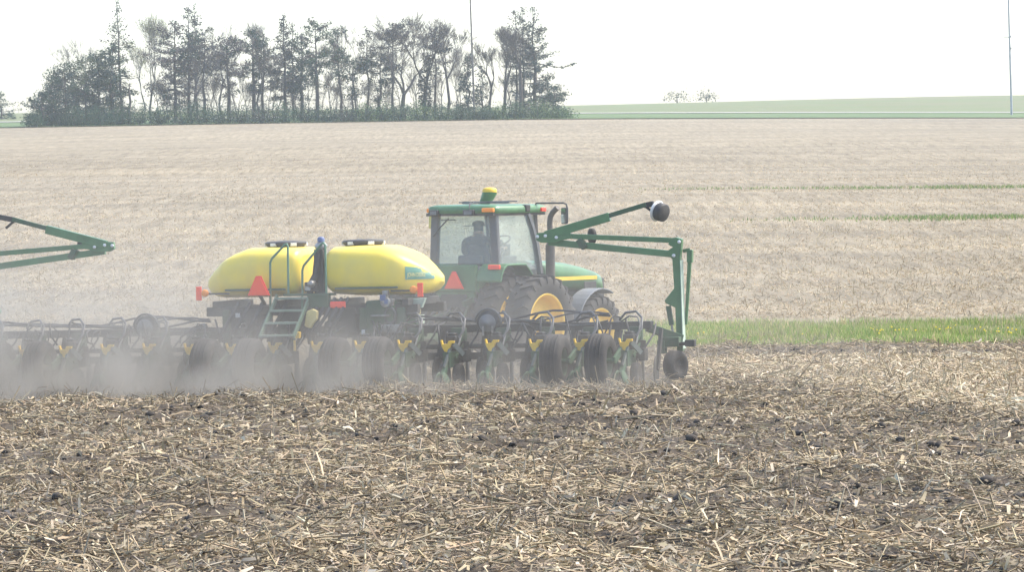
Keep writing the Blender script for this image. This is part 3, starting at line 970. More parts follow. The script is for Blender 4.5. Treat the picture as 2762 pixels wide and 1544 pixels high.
# young bare saplings between the trunks
for (u, vt, by) in [
    (424, 120, 'the broad brownish conifer, left of its crown'), (488, 130, 'the twin pointed conifers'), (566, 120, 'the flat-topped brownish pine, rising tall'), (584, 140, 'the pale twig fan over the blunt conifer'), (634, 120, 'the blunt brownish conifer, rising tall on its right'), (655, 130, 'the many-leadered conifer, rising tall on its left'), (728, 110, 'the full pointed spruce, rising tall on its left'), (832, 130, 'the round-topped pine, left of its trunk'), (884, 110, 'the round-topped pine, right of its trunk'), (905, 130, 'the leaning loose pine, rising tall'), (968, 120, 'the narrow tufted pine, rising tall on its left'), (1012, 110, 'the narrow tufted pine, rising tall on its right'), (1070, 110, 'the umbrella-topped pine, rising tall on its right'), (1122, 90, 'the vine-covered trunk, rising tall on its left'), (1190, 100, 'the layered flat-crowned pine, rising tall on its right'), (1240, 110, 'the utility pole, rising tall on its left'), (1375, 100, 'the thick straight trunk, rising tall on its left'), (1424, 110, 'the great end spruce, rising tall on its left'),
    (440, 190, 'the budding tree'),
    (452, 215, 'the low-hanging brownish conifer'),
    (560, 205, 'the flat-topped brownish pine'),
    (575, 190, 'the flat-topped brownish pine, on its right'),
    (596, 215, 'the thick-trunked conifer, on its left'),
    (640, 200, 'the thick-trunked conifer, on its right'),
    (662, 215, 'the many-leadered conifer'),
    (735, 190, 'the full pointed spruce, on its left'),
    (745, 215, 'the full pointed spruce, close to its stem'),
    (800, 205, 'the drooping-bough conifer'),
    (872, 190, 'the stout round-topped pine'),
    (893, 215, 'the leaning pine, left of its foot'),
    (902, 205, 'the leaning pine'),
    (935, 225, 'the short flat pine, on its left'),
    (965, 205, 'the short flat pine, on its right'),
    (1000, 215, 'the narrow tufted pine'),
    (1040, 220, 'the umbrella-topped pine'),
    (1115, 160, 'the stout forked tree'),
    (1125, 205, 'the vine-covered trunk'),
    (1182, 190, 'the layered flat-crowned pine'),
    (1228, 150, 'the utility pole, among twigs'),
    (1236, 170, 'the utility pole, left of the short spruce'),
    (1310, 215, 'the small sparse spruce'),
    (1362, 190, 'the leaning leafless tree'),
    (1376, 190, 'the thick straight trunk'),
    (1468, 215, 'the great end spruce')]:
    o, h = plant('sapling', u, vt, random.uniform(574, 598), 'thin leafless sapling growing beside ' + by, 'sapling', 'leafless saplings between the trunks')
    bare_tree(o, h, 0.85, random.uniform(0.05, 0.09) * (1.35 if vt < 145 else 1), 0.30, 6 if vt < 145 else 5, 0.011, BARK if random.random() < 0.7 else BARKP, None, (random.gauss(0, 0.06), 0))

# undergrowth along the field edge
DB = (0.036, 0.070, 0.038)
GB = (0.085, 0.135, 0.05)
for (u, vt, w, c1, lb) in [
    (92, 305, 3.0, DB, 'low dark bush where the grove meets the left roadside grass'),
    (150, 300, 4.2, DB, 'dark bush under the small cedars'),
    (208, 290, 4.0, DB, 'dark bush under the yellowish cedar'),
    (268, 292, 4.4, DB, 'dark bush under the tallest cedar'),
    (322, 292, 3.6, DB, 'dark bush at the foot of the open-crowned spruce'),
    (378, 276, 5.0, (0.050, 0.085, 0.045), 'rounded dark green bush below the pale budding trees'),
    (432, 292, 3.6, DB, 'dark bush between the budding trees and the brownish conifer'),
    (492, 284, 4.6, DB, 'dark undergrowth at the foot of the twin pointed conifers'),
    (540, 280, 4.4, DB, 'dark undergrowth below the flat-topped brownish pine'),
    (596, 290, 4.4, (0.055, 0.075, 0.05), 'dark undergrowth at the foot of the thick-trunked conifer'),
    (650, 288, 4.4, (0.06, 0.075, 0.05), 'greyish undergrowth right of the thick-trunked conifer'),
    (706, 286, 4.4, (0.062, 0.066, 0.055), 'brownish undergrowth below the many-leadered conifer'),
    (762, 280, 4.4, DB, 'dark undergrowth below the full pointed spruce'),
    (818, 284, 4.4, (0.05, 0.064, 0.05), 'dark undergrowth below the conifer with drooping boughs'),
    (874, 292, 4.4, DB, 'dark undergrowth right of the stout round-topped pine'),
    (928, 294, 4.4, (0.066, 0.074, 0.056), 'grey brushy undergrowth under the leaning pine'),
    (984, 284, 4.2, GB, 'green bush left of the stout forked tree'),
    (1034, 278, 4.2, GB, 'green bush at the foot of the umbrella-topped pine'),
    (1082, 286, 4.0, (0.06, 0.09, 0.05), 'green bush at the foot of the stout forked tree'),
    (1132, 278, 4.6, GB, 'green bush at the foot of the vine-covered trunk'),
    (1186, 282, 4.2, (0.065, 0.1, 0.05), 'green bush left of the short dark spruce by the pole'),
    (1240, 286, 4.2, (0.06, 0.088, 0.05), 'green bush at the foot of the utility pole'),
    (1294, 288, 4.0, (0.055, 0.082, 0.05), 'dark green bush below the small sparse spruce'),
    (1338, 284, 4.2, GB, 'green bush below the leaning leafless tree'),
    (1388, 280, 4.2, (0.06, 0.095, 0.052), 'green bush at the foot of the thick straight trunk'),
    (1444, 270, 5.2, (0.10, 0.14, 0.055), 'bright green rounded bush below the great end spruce'),
    (1506, 294, 5.0, GB, 'low green bush at the right end of the grove')]:
    o, h = plant('bush', u, vt, random.uniform(563, 567), lb, 'bush', 'bushes along the edge of the grove')
    bush(o, w * 1.15, h * 1.22, tuple(q * 1.15 for q in c1), 230, DB)

# far-off trees on the skyline
for (u, vt, Y, rad, lb) in [(1826, 262, 905, 3.1, 'larger of two small hazy trees on the skyline'), (1906, 267, 910, 2.3, 'smaller rounded hazy tree on the skyline')]:
    o, h = plant('distant_tree', u, vt, Y, lb, 'tree')
    h = max(h, 2.5)
    m = MB(); m.tube([(0, 0, -0.5), (0, 0, h * 0.8)], [0.2, 0.06], 5); m.build('trunk', BARK, o)
    fo = Foliage()
    for i in range(120):
        a, b_ = random.uniform(0, 6.28), random.random() ** 0.5
        zz = random.uniform(0.2, 1.0)
        fo.clump((math.cos(a) * rad * b_ * (1.25 - 0.7 * zz) + random.gauss(0, 0.5), math.sin(a) * rad * b_, h * zz * random.uniform(0.8, 1.15)), 3, (0.45, 0.3, 0.35), 0.42, (0.075, 0.085, 0.06))
    fo.build('crown', LEAF, o)
o, h = plant('distant_tree', 2, 248, 700, 'hazy conifer standing alone left of the grove', 'tree')
conifer(o, h, 0.12, 2.3, SPRUCE, 1.0, MG, DKG, 0.2)

# utility poles
def pole(u0, v0, u1, v1, Y, r, material, label, fit):
    b = at(u1, v1, Y)
    t_ = at(u0, v0, Y)
    zb = float(height(b[0], Y, False))
    o = empty('utility_pole', (b[0], Y, zb))
    tag(o, label, 'utility pole')
    k = (t_[0] - b[0]) / (t_[2] - b[2])
    H = t_[2] - zb + 2.2
    m = MB(); m.tube([(k * -0.5, 0, -0.5), (k * H, 0, H)], [r, r * 0.72], 10); m.build('shaft', material, o)
    for zz, sd_ in fit:
        m = MB(); m.bar((k * zz - (0.9 if sd_ < 0 else 0.15), -r, zz), (k * zz + 0.25, -r, zz), 0.07, 0.10); m.build('bracket_arm', material, o, 0.01)
        m = MB(); m.lathe([(0, 0.05), (0.05, 0.09), (0.12, 0.06), (0.2, 0.03)], (k * zz + 0.16, -r, zz + 0.05), 10, (0, 0, 1)); m.build('insulator', GREY, o)
    m = MB(); m.bar((k * H - 1.2, 0, H - 0.4), (k * H + 1.2, 0, H - 0.4), 0.09, 0.12); m.build('crossarm', material, o, 0.01)
pole(1269, 0, 1280, 300, 571, 0.155, POLE, 'tall weathered utility pole rising out of the grove', [(10.3, 1)])
pole(2720, 0, 2729, 312, 600, 0.17, POLEG, 'pale utility pole standing alone in the roadside grass', [(11.3, -1), (9.6, 1)])

# ---------------------------------------------------------------- tractor
TLOC = Vector((-0.69, 76.3, -0.05))
TROT = R(-36)
tractor = tag(empty('tractor', TLOC, (0, 0, TROT)), 'green row-crop tractor with dual rear wheels pulling the planter', 'tractor')

def arc(cy, cz, r, a0, a1, n=12):
    return [(cy + r * math.cos(R(a0 + (a1 - a0) * i / n)), cz + r * math.sin(R(a0 + (a1 - a0) * i / n))) for i in range(n + 1)]

def wheel(name, hub, Rr, rr, w, sx, nlug, parent, lug=0.055, dish=0.0):
    """rim mesh turned about x with the tyre as its child; sx is the outer side"""
    m = MB()
    fl = w * 0.40
    m.lathe([(sx * fl, rr + 0.025), (sx * (fl + 0.012), rr + 0.005), (sx * (fl - 0.02), rr - 0.025), (sx * (0.10 + dish), rr - 0.055), (sx * (0.04 + dish), rr * 0.80), (sx * (0.02 + dish), rr * 0.45), (sx * (0.05 + dish), rr * 0.40), (sx * (0.09 + dish), rr * 0.26), (sx * (0.10 + dish), 0.0)], n=36)
    m.lathe([(-sx * fl, rr + 0.025), (-sx * (fl - 0.03), rr - 0.03), (sx * (fl - 0.03), rr - 0.03)], n=36)
    for k in range(8):
        a = k * math.pi / 4
        m.lathe([(sx * (0.045 + dish), 0.022), (sx * (0.075 + dish), 0.02), (sx * (0.078 + dish), 0)], (0, rr * 0.34 * math.cos(a), rr * 0.34 * math.sin(a)), 6)
    rim = m.build(name, YELLOW, parent, loc=hub)
    t_ = MB()
    b = Rr - lug
    t_.lathe([(-w * 0.38, rr), (-w * 0.47, rr + 0.25 * (b - rr)), (-w * 0.5, rr + 0.6 * (b - rr)), (-w * 0.46, b - 0.05), (-w * 0.38, b - 0.005), (0, b + 0.01), (w * 0.38, b - 0.005), (w * 0.46, b - 0.05), (w * 0.5, rr + 0.6 * (b - rr)), (w * 0.47, rr + 0.25 * (b - rr)), (w * 0.38, rr)], n=48)
    for k in range(nlug):
        a = 2 * math.pi * k / nlug
        for s in (-1, 1):
            a2 = a + (math.pi / nlug if s > 0 else 0)
            pts = []
            for f_, da in ((0.02, 0.0), (0.47, -1.15 * math.pi / nlug)):
                an = a2 + da
                pts.append(Vector((s * w * f_, (b + lug * 0.45 - (0.03 if f_ > .3 else 0)) * math.cos(an), (b + lug * 0.45 - (0.03 if f_ > .3 else 0)) * math.sin(an))))
            mid = (pts[0] + pts[1]) / 2
            t_.bar(pts[0], pts[1], 0.045, lug, up=(0, mid.y, mid.z))
            an = a2 - 1.15 * math.pi / nlug
            q0 = Vector((s * w * 0.475, (b - 0.01) * math.cos(an), (b - 0.01) * math.sin(an)))
            q1 = Vector((s * w * 0.50, (b - 0.13) * math.cos(an), (b - 0.13) * math.sin(an)))
            t_.bar(q0, q1, 0.04, 0.03, up=(1, 0, 0))
    t_.build('tyre', RUBBER, rim)
    return rim

for sx in (-1, 1):
    wheel('rear_wheel', (sx * 0.73, 0, 0.91), 0.91, 0.53, 0.46, sx, 23, tractor, dish=0.05)
    wheel('outer_rear_wheel', (sx * 1.42, 0, 0.91), 0.91, 0.53, 0.46, sx, 23, tractor, dish=-0.06)
    wheel('front_wheel', (sx * 0.76, 2.70, 0.68), 0.68, 0.41, 0.38, sx, 20, tractor, 0.045)
    m = MB()                                                                    # front fender
    prof = arc(2.70, 0.68, 0.80, 62, 178, 12)
    inner = arc(2.70, 0.68, 0.775, 178, 62, 12)
    m.prism_x(prof + inner, sx * 0.58, sx * 0.95)
    m.build('front_fender', mat('fender_grey', (0.17, 0.18, 0.19), 0.5, var=0.2), tractor, 0.01)
    m = MB()                                                                    # rear fender
    prof = [(-0.66, 1.70), (-0.62, 1.84), (-0.55, 1.94), (-0.44, 2.0), (0.13, 2.0), (0.30, 1.86), (0.52, 1.60), (0.60, 1.5)]
    inner = [(y_ * 0.95 - 0.003, z_ - 0.04) for y_, z_ in reversed(prof)]
    m.prism_x(prof + inner, sx * 0.50, sx * 1.06)
    m.prism_x([(-0.63, 1.50), (-0.64, 1.70), (-0.60, 1.82), (-0.53, 1.92), (-0.43, 1.97), (0.13, 1.97), (0.30, 1.84), (0.50, 1.25), (-0.3, 1.25)], sx * 0.505, sx * 0.54)
    fend = m.build('rear_fender', GREEN, tractor, 0.02)
    m = MB(); m.box((sx * 0.86, -0.585, 1.945), (0.26, 0.05, 0.085)); m.build('tail_lamp', RED, fend, 0.015)
    m = MB(); m.tube([(sx * 0.4, 0, 0.91), (sx * 1.5, 0, 0.91)], 0.12, 12); m.build('axle_shaft', GREEN_D, tractor)

m = MB()
m.box((0, 0.6, 0.98), (0.62, 2.4, 0.66)); m.box((0, 2.5, 0.95), (0.46, 1.7, 0.5)); m.box((0, -0.45, 1.12), (0.56, 0.5, 0.66))
m.build('chassis', FRAME, tractor, 0.03)
m = MB(); m.box((0, 2.70, 0.68), (1.3, 0.22, 0.24)); m.build('front_axle', GREEN_D, tractor, 0.03)
m = MB()
m.box((0, -0.62, 1.74), (1.0, 0.10, 0.50)); m.box((0, -0.58, 1.42), (0.86, 0.1, 0.25))
m.build('rear_panel', GREEN, tractor, 0.03)
m = MB()
for sx in (-1, 1):
    m.bar((sx * 0.34, -0.5, 0.75), (sx * 0.42, -1.35, 0.62), 0.07, 0.11)
    m.bar((sx * 0.34, -0.62, 1.35), (sx * 0.40, -1.10, 0.68), 0.05, 0.06)
    m.bar((sx * 0.36, -0.45, 1.40), (sx * 0.36, -0.85, 1.28), 0.08, 0.1)
m.bar((0, -0.6, 1.15), (0, -1.3, 1.05), 0.06, 0.07)
m.bar((0, 0.2, 0.45), (0, -1.0, 0.45), 0.14, 0.07)
m.build('three_point_hitch', GREEN_D, tractor, 0.008)
m = MB()
for i in range(5):
    m.tube([(-0.25 + 0.12 * i, -0.7, 1.1), (-0.3 + 0.15 * i, -0.95, 1.22), (-0.35 + 0.15 * i, -1.3, 0.95), (-0.3 + 0.1 * i, -1.8, 0.8)], 0.018, 6)
m.build('hydraulic_hose', HOSE, tractor)
m = MB(); m.prism([(-0.105, 1.58), (0.245, 1.58), (0.095, 1.84), (0.045, 1.84)], -0.765, -0.75); smv = m.build('slow_vehicle_triangle', ORANGE, tractor)
m = MB(); m.prism([(-0.15, 1.555), (0.29, 1.555), (0.11, 1.87), (0.03, 1.87)], -0.749, -0.738); m.build('triangle_border', RED, smv)

# hood
def hood_sec(y_, w_, zt, zb):
    pts = [(-w_, zb), (-w_, zt - 0.20), (-w_ * 0.97, zt - 0.10), (-w_ * 0.85, zt - 0.035), (-w_ * 0.5, zt), (w_ * 0.5, zt), (w_ * 0.85, zt - 0.035), (w_ * 0.97, zt - 0.10), (w_, zt - 0.20), (w_, zb)]
    return [(px, y_, pz) for px, pz in pts]
m = MB()
m.loft([hood_sec(1.25, 0.42, 2.02, 1.50), hood_sec(1.9, 0.42, 2.005, 1.50), hood_sec(2.5, 0.42, 1.95, 1.49), hood_sec(2.95, 0.415, 1.88, 1.46), hood_sec(3.3, 0.405, 1.80, 1.42), hood_sec(3.5, 0.39, 1.735, 1.40), hood_sec(3.56, 0.36, 1.68, 1.40)])
hood = m.build('hood', GREEN, tractor)
for sx in (-1, 1):
    m = MB(); m.prism_x([(1.35, 1.632), (3.28, 1.632), (3.28, 1.70), (1.35, 1.70)], sx * 0.41, sx * 0.4245); m.build('yellow_stripe', YELLOW, hood)
    m = MB(); m.box((sx * 0.405, 3.06, 1.53), (0.04, 0.40, 0.13)); m.build('side_screen', BLACK, hood, 0.01)
m = MB()
m.box((0, 3.50, 1.28), (0.72, 0.22, 0.74)); m.box((0, 3.62, 1.5), (0.66, 0.04, 0.26))
grille = m.build('grille', BLACK, tractor, 0.03)
for zz in (1.05, 1.15, 1.25, 1.35):
    m = MB(); m.box((0, 3.62, zz), (0.64, 0.03, 0.03)); m.build('grille_slat', GREY, grille)
m = MB()
for i in range(8):
    m.box((-0.35 + 0.1 * i, 3.78, 0.82), (0.085, 0.30, 0.46))
m.build('front_weight', GREEN_D, tractor, 0.02)

# cab
m = MB(); m.box((0, 0.42, 1.68), (1.36, 1.5, 0.5)); m.box((0, 0.4, 1.915), (1.46, 1.36, 0.07))
m.build('cab_base', GREY, tractor, 0.03)
CABM = mat('cab_post_grey', (0.10, 0.105, 0.11), 0.5, var=0.2)
for sx in (-1, 1):
    m = MB()
    m.bar((sx * 0.70, -0.30, 1.95), (sx * 0.655, -0.30, 2.88), 0.17, 0.10, up=(0, 1, 0)); m.build('rear_post', CABM, tractor, 0.025)
    m = MB()
    pts = [(0.79, 0.93, 1.78), (0.80, 0.86, 2.05), (0.79, 0.80, 2.35), (0.76, 0.72, 2.65), (0.73, 0.62, 2.88)]
    for a, b in zip(pts, pts[1:]):
        m.bar((sx * a[0], a[1], a[2]), (sx * b[0], b[1], b[2] + 0.01), 0.10, 0.07, up=(0, 1, 0))
    if sx > 0:
        m.build('door_post', CABM, tractor)
    m = MB(); m.bar((sx * 0.52, 1.22, 1.9), (sx * 0.55, 1.12, 2.88), 0.06, 0.07, up=(0, 1, 0)); m.build('windshield_post', BLACK, tractor)
    m = MB(); m.add([(sx * 0.765, -0.26, 1.97), (sx * 0.785, 0.84, 1.86), (sx * 0.785, 0.80, 2.35), (sx * 0.75, 0.66, 2.86), (sx * 0.71, -0.26, 2.86)], [(0, 1, 2, 3, 4)]); m.build('side_window', GLASS, tractor)
    m = MB(); m.add([(sx * 0.79, 0.94, 1.86), (sx * 0.53, 1.2, 1.93), (sx * 0.55, 1.12, 2.86), (sx * 0.75, 0.66, 2.86), (sx * 0.79, 0.86, 2.35)], [(0, 1, 2, 3, 4)]); m.build('corner_window', GLASS, tractor)
m = MB(); m.add([(-0.64, -0.315, 2.0), (0.64, -0.315, 2.0), (0.60, -0.315, 2.86), (-0.60, -0.315, 2.86)], [(0, 1, 2, 3)]); rw = m.build('rear_window', GLASS, tractor)
m = MB(); m.tube([(-0.68, -0.36, 2.50), (-0.50, -0.36, 2.68), (-0.32, -0.36, 2.83)], 0.012, 6); m.bar((-0.48, -0.37, 2.80), (-0.16, -0.37, 2.80), 0.02, 0.02); m.build('wiper', BLACK, rw)
m = MB(); m.add([(-0.51, 1.23, 1.95), (0.51, 1.23, 1.95), (0.53, 1.13, 2.86), (-0.53, 1.13, 2.86)], [(0, 1, 2, 3)]); m.build('windshield', GLASS, tractor)
m = MB(); m.box((0, 0.35, 2.895), (1.52, 1.62, 0.05)); m.build('roof_lining', BLACK, tractor)
def roof_sec(z_, k, r_=0.16):
    x1, y0, y1 = 0.80 * k, 0.38 - 0.86 * k, 0.38 + 0.86 * k
    out = []
    for cx, cy_, a0 in ((x1 - r_, y1 - r_, 0), (-x1 + r_, y1 - r_, 90), (-x1 + r_, y0 + r_, 180), (x1 - r_, y0 + r_, 270)):
        for i in range(5):
            a = R(a0 + 22.5 * i)
            out.append((cx + r_ * math.cos(a), cy_ + r_ * math.sin(a), z_))
    return out
m = MB(); m.loft([roof_sec(2.915, 0.98), roof_sec(2.95, 1.0), roof_sec(3.0, 1.0), roof_sec(3.045, 0.965), roof_sec(3.07, 0.86), roof_sec(3.08, 0.5)]); roof = m.build('roof', GREEN, tractor)
for (x_, y_, w_) in ((0.66, -0.47, 0.26), (-0.70, -0.43, 0.10)):
    m = MB(); m.box((x_, y_ - 0.01, 2.975), (w_, 0.06, 0.075)); m.build('roof_lamp', AMBER, roof, 0.015)
m = MB(); m.box((0.81, 1.02, 2.97), (0.05, 0.14, 0.07)); m.build('front_marker_lamp', RED, roof, 0.012)
for x_, w_ in ((-0.55, 0.2), (0.24, 0.24)):
    m = MB(); m.box((x_, -0.49, 2.93), (w_, 0.08, 0.11)); wl_ = m.build('work_lamp', BLACK, roof, 0.015)
    m = MB(); m.box((x_, -0.535, 2.93), (w_ * 0.7, 0.012, 0.07)); m.build('lens', GREY, wl_)
m = MB(); m.tube([(0.24, -0.48, 3.0), (0.2, -0.42, 3.08), (0.14, -0.2, 3.11), (0.05, 0.1, 3.10)], 0.012, 6); m.build('lamp_cable', HOSE, roof)
m = MB(); m.box((0.72, 0.55, 3.0), (0.20, 0.14, 0.13)); m.build('mirror_mount', BLACK, roof, 0.02)
m = MB(); m.box((0.05, 0.28, 3.105), (1.05, 0.05, 0.03)); m.box((-0.3, 0.25, 3.11), (0.16, 0.2, 0.05)); m.tube([(-0.5, 0.2, 3.115), (0.75, 0.3, 3.13)], 0.012, 6); m.build('antenna_rail', GREY, roof)
m = MB(); m.loft([[(-0.16 + 0.10 * math.cos(a), 0.5 + 0.12 * math.sin(a), 3.07) for a in [k * 0.5236 for k in range(12)]], [(-0.08 + 0.12 * math.cos(a), 0.5 + 0.14 * math.sin(a), 3.17) for a in [k * 0.5236 for k in range(12)]], [(-0.03 + 0.135 * math.cos(a), 0.5 + 0.15 * math.sin(a), 3.26) for a in [k * 0.5236 for k in range(12)]], [(-0.02 + 0.13 * math.cos(a), 0.5 + 0.15 * math.sin(a), 3.30) for a in [k * 0.5236 for k in range(12)]]])
gps = m.build('receiver_globe', GREEN, roof)
m = MB(); m.lathe([(0, 0.135), (0.045, 0.135), (0.075, 0.115), (0.088, 0.07), (0.092, 0.0)], (-0.02, 0.5, 3.295), 16, (0, 0, 1)); m.build('dome', YELLOW, gps)
m = MB(); m.tube([(0.72, 0.90, 3.03), (0.74, 0.90, 3.085), (1.35, 0.90, 3.085), (1.42, 0.90, 3.06), (1.44, 0.90, 2.98), (1.44, 0.90, 2.72)], 0.016, 8); ma = m.build('mirror_arm', BLACK, tractor)
m = MB(); m.box((1.375, 0.90, 2.85), (0.12, 0.07, 0.30)); mb = m.build('mirror_housing', BLACK, ma, 0.02)
m = MB(); m.box((1.375, 0.862, 2.85), (0.095, 0.006, 0.26)); m.build('mirror_glass', mat('mirror_glass', (0.6, 0.62, 0.62), 0.08, metal=1.0), mb)
m = MB(); m.box((-0.86, -0.12, 2.77), (0.17, 0.06, 0.26)); m.build('side_lamp_panel', mat('pale_yellow_panel', (0.72, 0.60, 0.18), 0.5, var=0.1), tractor, 0.015)
m = MB(); m.tube([(0.53, 1.62, 1.2), (0.53, 1.62, 2.30)], 0.088, 16); m.tube([(0.53, 1.62, 2.29), (0.53, 1.62, 2.36)], [0.088, 0.055], 16)
m.tube([(0.53, 1.62, 2.34), (0.53, 1.62, 2.74), (0.545, 1.62, 2.83), (0.60, 1.62, 2.91), (0.71, 1.62, 3.0)], 0.052, 12); m.build('exhaust_stack', STACKM, tractor)
seat = MB(); seat.box((-0.10, 0.28, 1.93), (0.52, 0.5, 0.12)); seat.box((-0.10, 0.0, 2.02), (0.54, 0.10, 0.26)); sobj = seat.build('seat', BLACK, tractor, 0.04)
m = MB()
m.box((0.40, 0.42, 2.06), (0.12, 0.5, 0.14)); m.box((-0.42, 0.4, 2.05), (0.10, 0.4, 0.10)); m.build('armrest', BLACK, sobj, 0.02)
m = MB(); m.box((-0.06, 1.0, 2.1), (0.18, 0.14, 0.5)); con = m.build('steering_console', BLACK, tractor, 0.02)
m = MB(); m.tube([(-0.06 + 0.2 * math.cos(a), 0.86 + 0.17 * math.sin(a), 2.40 + 0.09 * math.sin(a)) for a in [k * 0.2618 for k in range(25)]], 0.015, 6); m.bar((-0.06, 0.86, 2.40), (-0.06, 0.98, 2.28), 0.05, 0.05); m.build('steering_wheel', BLACK, con)

# the driver: one skinned body, cap as a child
def person():
    J = {}
    E = []
    def j(n_, p, r_, par=None):
        J[n_] = (len(J), p, r_)
        if par:
            E.append((J[par][0], J[n_][0]))
    j('pelvis', (0, 0, 0.10), (0.16, 0.13)); j('belly', (0, 0.0, 0.26), (0.165, 0.13), 'pelvis'); j('chest', (0, 0.0, 0.44), (0.185, 0.13), 'belly'); j('top', (0, 0.01, 0.54), (0.12, 0.09), 'chest')
    j('neck', (0.0, 0.03, 0.61), (0.058, 0.058), 'top'); j('jaw', (-0.01, 0.05, 0.67), (0.072, 0.082), 'neck'); j('head', (-0.015, 0.05, 0.755), (0.082, 0.098), 'jaw'); j('crown', (-0.015, 0.04, 0.82), (0.06, 0.07), 'head')
    for s in (-1, 1):
        q = 'l' if s < 0 else 'r'
        j(q + 'sh', (s * 0.20, 0.0, 0.51), (0.078, 0.075), 'top'); j(q + 'el', (s * 0.285, 0.14, 0.29), (0.056, 0.056), q + 'sh'); j(q + 'wr', (s * 0.20, 0.42, 0.35), (0.034, 0.03), q + 'el'); j(q + 'pa', (s * 0.175, 0.50, 0.38), (0.042, 0.022), q + 'wr')
        for k in range(4):
            j(q + 'f%d' % k, (s * (0.205 - 0.022 * k), 0.555 + 0.004 * (k in (1, 2)), 0.40), (0.0095, 0.0095), q + 'pa'); j(q + 'g%d' % k, (s * (0.205 - 0.022 * k), 0.575, 0.375), (0.0085, 0.0085), q + 'f%d' % k); j(q + 'h%d' % k, (s * (0.20 - 0.022 * k), 0.56, 0.355), (0.008, 0.008), q + 'g%d' % k)
        j(q + 't0', (s * 0.135, 0.505, 0.385), (0.011, 0.011), q + 'pa'); j(q + 't1', (s * 0.125, 0.545, 0.375), (0.009, 0.009), q + 't0')
        j(q + 'hip', (s * 0.11, 0.04, 0.08), (0.10, 0.095), 'pelvis'); j(q + 'kn', (s * 0.17, 0.46, 0.10), (0.066, 0.066), q + 'hip'); j(q + 'an', (s * 0.16, 0.55, -0.30), (0.042, 0.045), q + 'kn'); j(q + 'toe', (s * 0.17, 0.72, -0.34), (0.045, 0.035), q + 'an')
    me = bpy.data.meshes.new('person')
    me.from_pydata([v_[1] for v_ in J.values()], E, [])
    o = bpy.data.objects.new('person', me)
    col.objects.link(o)
    o.modifiers.new('skin', 'SKIN')
    if not me.skin_vertices:
        bpy.context.view_layer.objects.active = o
        bpy.ops.mesh.customdata_skin_add()
    for v_ in J.values():
        sv = me.skin_vertices[0].data[v_[0]]
        sv.radius = v_[2]
        sv.use_root = (v_[0] == 0)
    sb = o.modifiers.new('sub', 'SUBSURF')
    sb.levels = sb.render_levels = 2
    bpy.context.view_layer.update()
    dg = bpy.context.evaluated_depsgraph_get()
    new = bpy.data.meshes.new_from_object(o.evaluated_get(dg))
    o.modifiers.clear()
    o.data = new
    new.name = 'person'
    new.materials.clear()
    new.materials.append(CLOTH); new.materials.append(SKIN); new.materials.append(CAPM)
    for p in new.polygons:
        c = p.center
        p.material_index = 1 if (c.z > 0.595 or (c.y > 0.40 and c.z > 0.3 and abs(c.x) < 0.25)) else 0
        if c.z > 0.68 and c.y < 0.045:
            p.material_index = 2                 # short dark hair at the back of the head
        p.use_smooth = True
    return o
drv = person()
tag(drv, 'person in dark shirt and cap sitting at the wheel inside the tractor cab', 'person')
Mt = Matrix.Translation(TLOC) @ Matrix.Rotation(TROT, 4, 'Z')
drv.matrix_world = Mt @ Matrix.Translation((-0.12, 0.27, 1.865)) @ Matrix.Rotation(R(8), 4, 'Z') @ Matrix.Scale(1.06, 4) @ Matrix.Diagonal((1.22, 1, 1, 1))
m = MB(); m.lathe([(0, 0.098), (0.05, 0.095), (0.085, 0.07), (0.10, 0.0)], (-0.015, 0.045, 0.765), 16, (0, 0, 1))
m.prism([(-0.23, 0.772), (-0.09, 0.785), (-0.09, 0.772), (-0.22, 0.762)], -0.03, 0.12); m.build('cap', CAPM, drv)
m = MB(); m.box((-0.09, 0.06, 0.72), (0.035, 0.03, 0.04)); m.build('nose', SKIN, drv, 0.012)

# ---------------------------------------------------------------- planter
PLOC = Vector((-3.6, 69.7, 0.0))
planter = tag(empty('planter', PLOC, (0, R(-0.7), R(-18))), 'wide green row-crop planter with two yellow seed tanks and folded marker arms', 'planter')

# toolbar and centre frame
m = MB()
for a, b in ((-5.9, -1.9), (1.9, 5.9)):
    m.bar((a, 0.9, 0.95), (b, 0.9, 0.97), 0.18, 0.13)
m.bar((-1.95, 0.9, 0.93), (1.95, 0.9, 0.93), 0.22, 0.20)
m.build('toolbar', FRAME, planter, 0.012)
m = MB()
m.bar((-1.9, 0.75, 1.30), (1.9, 0.75, 1.30), 0.14, 0.16); m.bar((-1.9, 2.1, 1.30), (1.9, 2.1, 1.30), 0.14, 0.16)
for x_ in (-1.7, -0.6, 0.35, 1.7):
    m.bar((x_, 0.6, 1.42), (x_, 2.2, 1.42), 0.12, 0.12)
for x_ in (-1.2, -0.35, 0.55, 1.35):
    m.box((x_, 1.0, 1.12), (0.5, 0.7, 0.42))
m.build('tank_frame', FRAME, planter, 0.012)
for x_ in (-1.52, 0.95, 1.62):
    m = MB(); m.box((x_, 0.66, 0.90), (0.13, 0.12, 0.86)); m.build('frame_leg', GREEN_D, planter, 0.012)
for x_, z_ in ((-1.28, 1.24), (-1.25, 1.07), (0.98, 0.93), (-0.15, 0.86)):
    m = MB(); m.box((x_, 0.55, z_), (0.085, 0.02, 0.075)); m.build('white_tag', WHITE, planter, 0.008)
hx = Matrix.Translation(PLOC) @ (Matrix.Rotation(R(-18), 4, 'Z') @ Matrix.Rotation(R(-0.7), 4, 'Y'))
hitch = hx.inverted() @ (Mt @ Vector((0, -1.0, 0.50)))
m = MB(); m.bar((-0.5, 1.0, 0.95), (hitch.x - 0.05, hitch.y - 0.5, 0.7), 0.16, 0.2); m.bar((0.5, 1.0, 0.95), (hitch.x + 0.05, hitch.y - 0.5, 0.7), 0.16, 0.2); m.bar((hitch.x, hitch.y - 0.7, 0.66), tuple(hitch), 0.2, 0.14); m.build('tongue', GREEN_D, planter, 0.012)

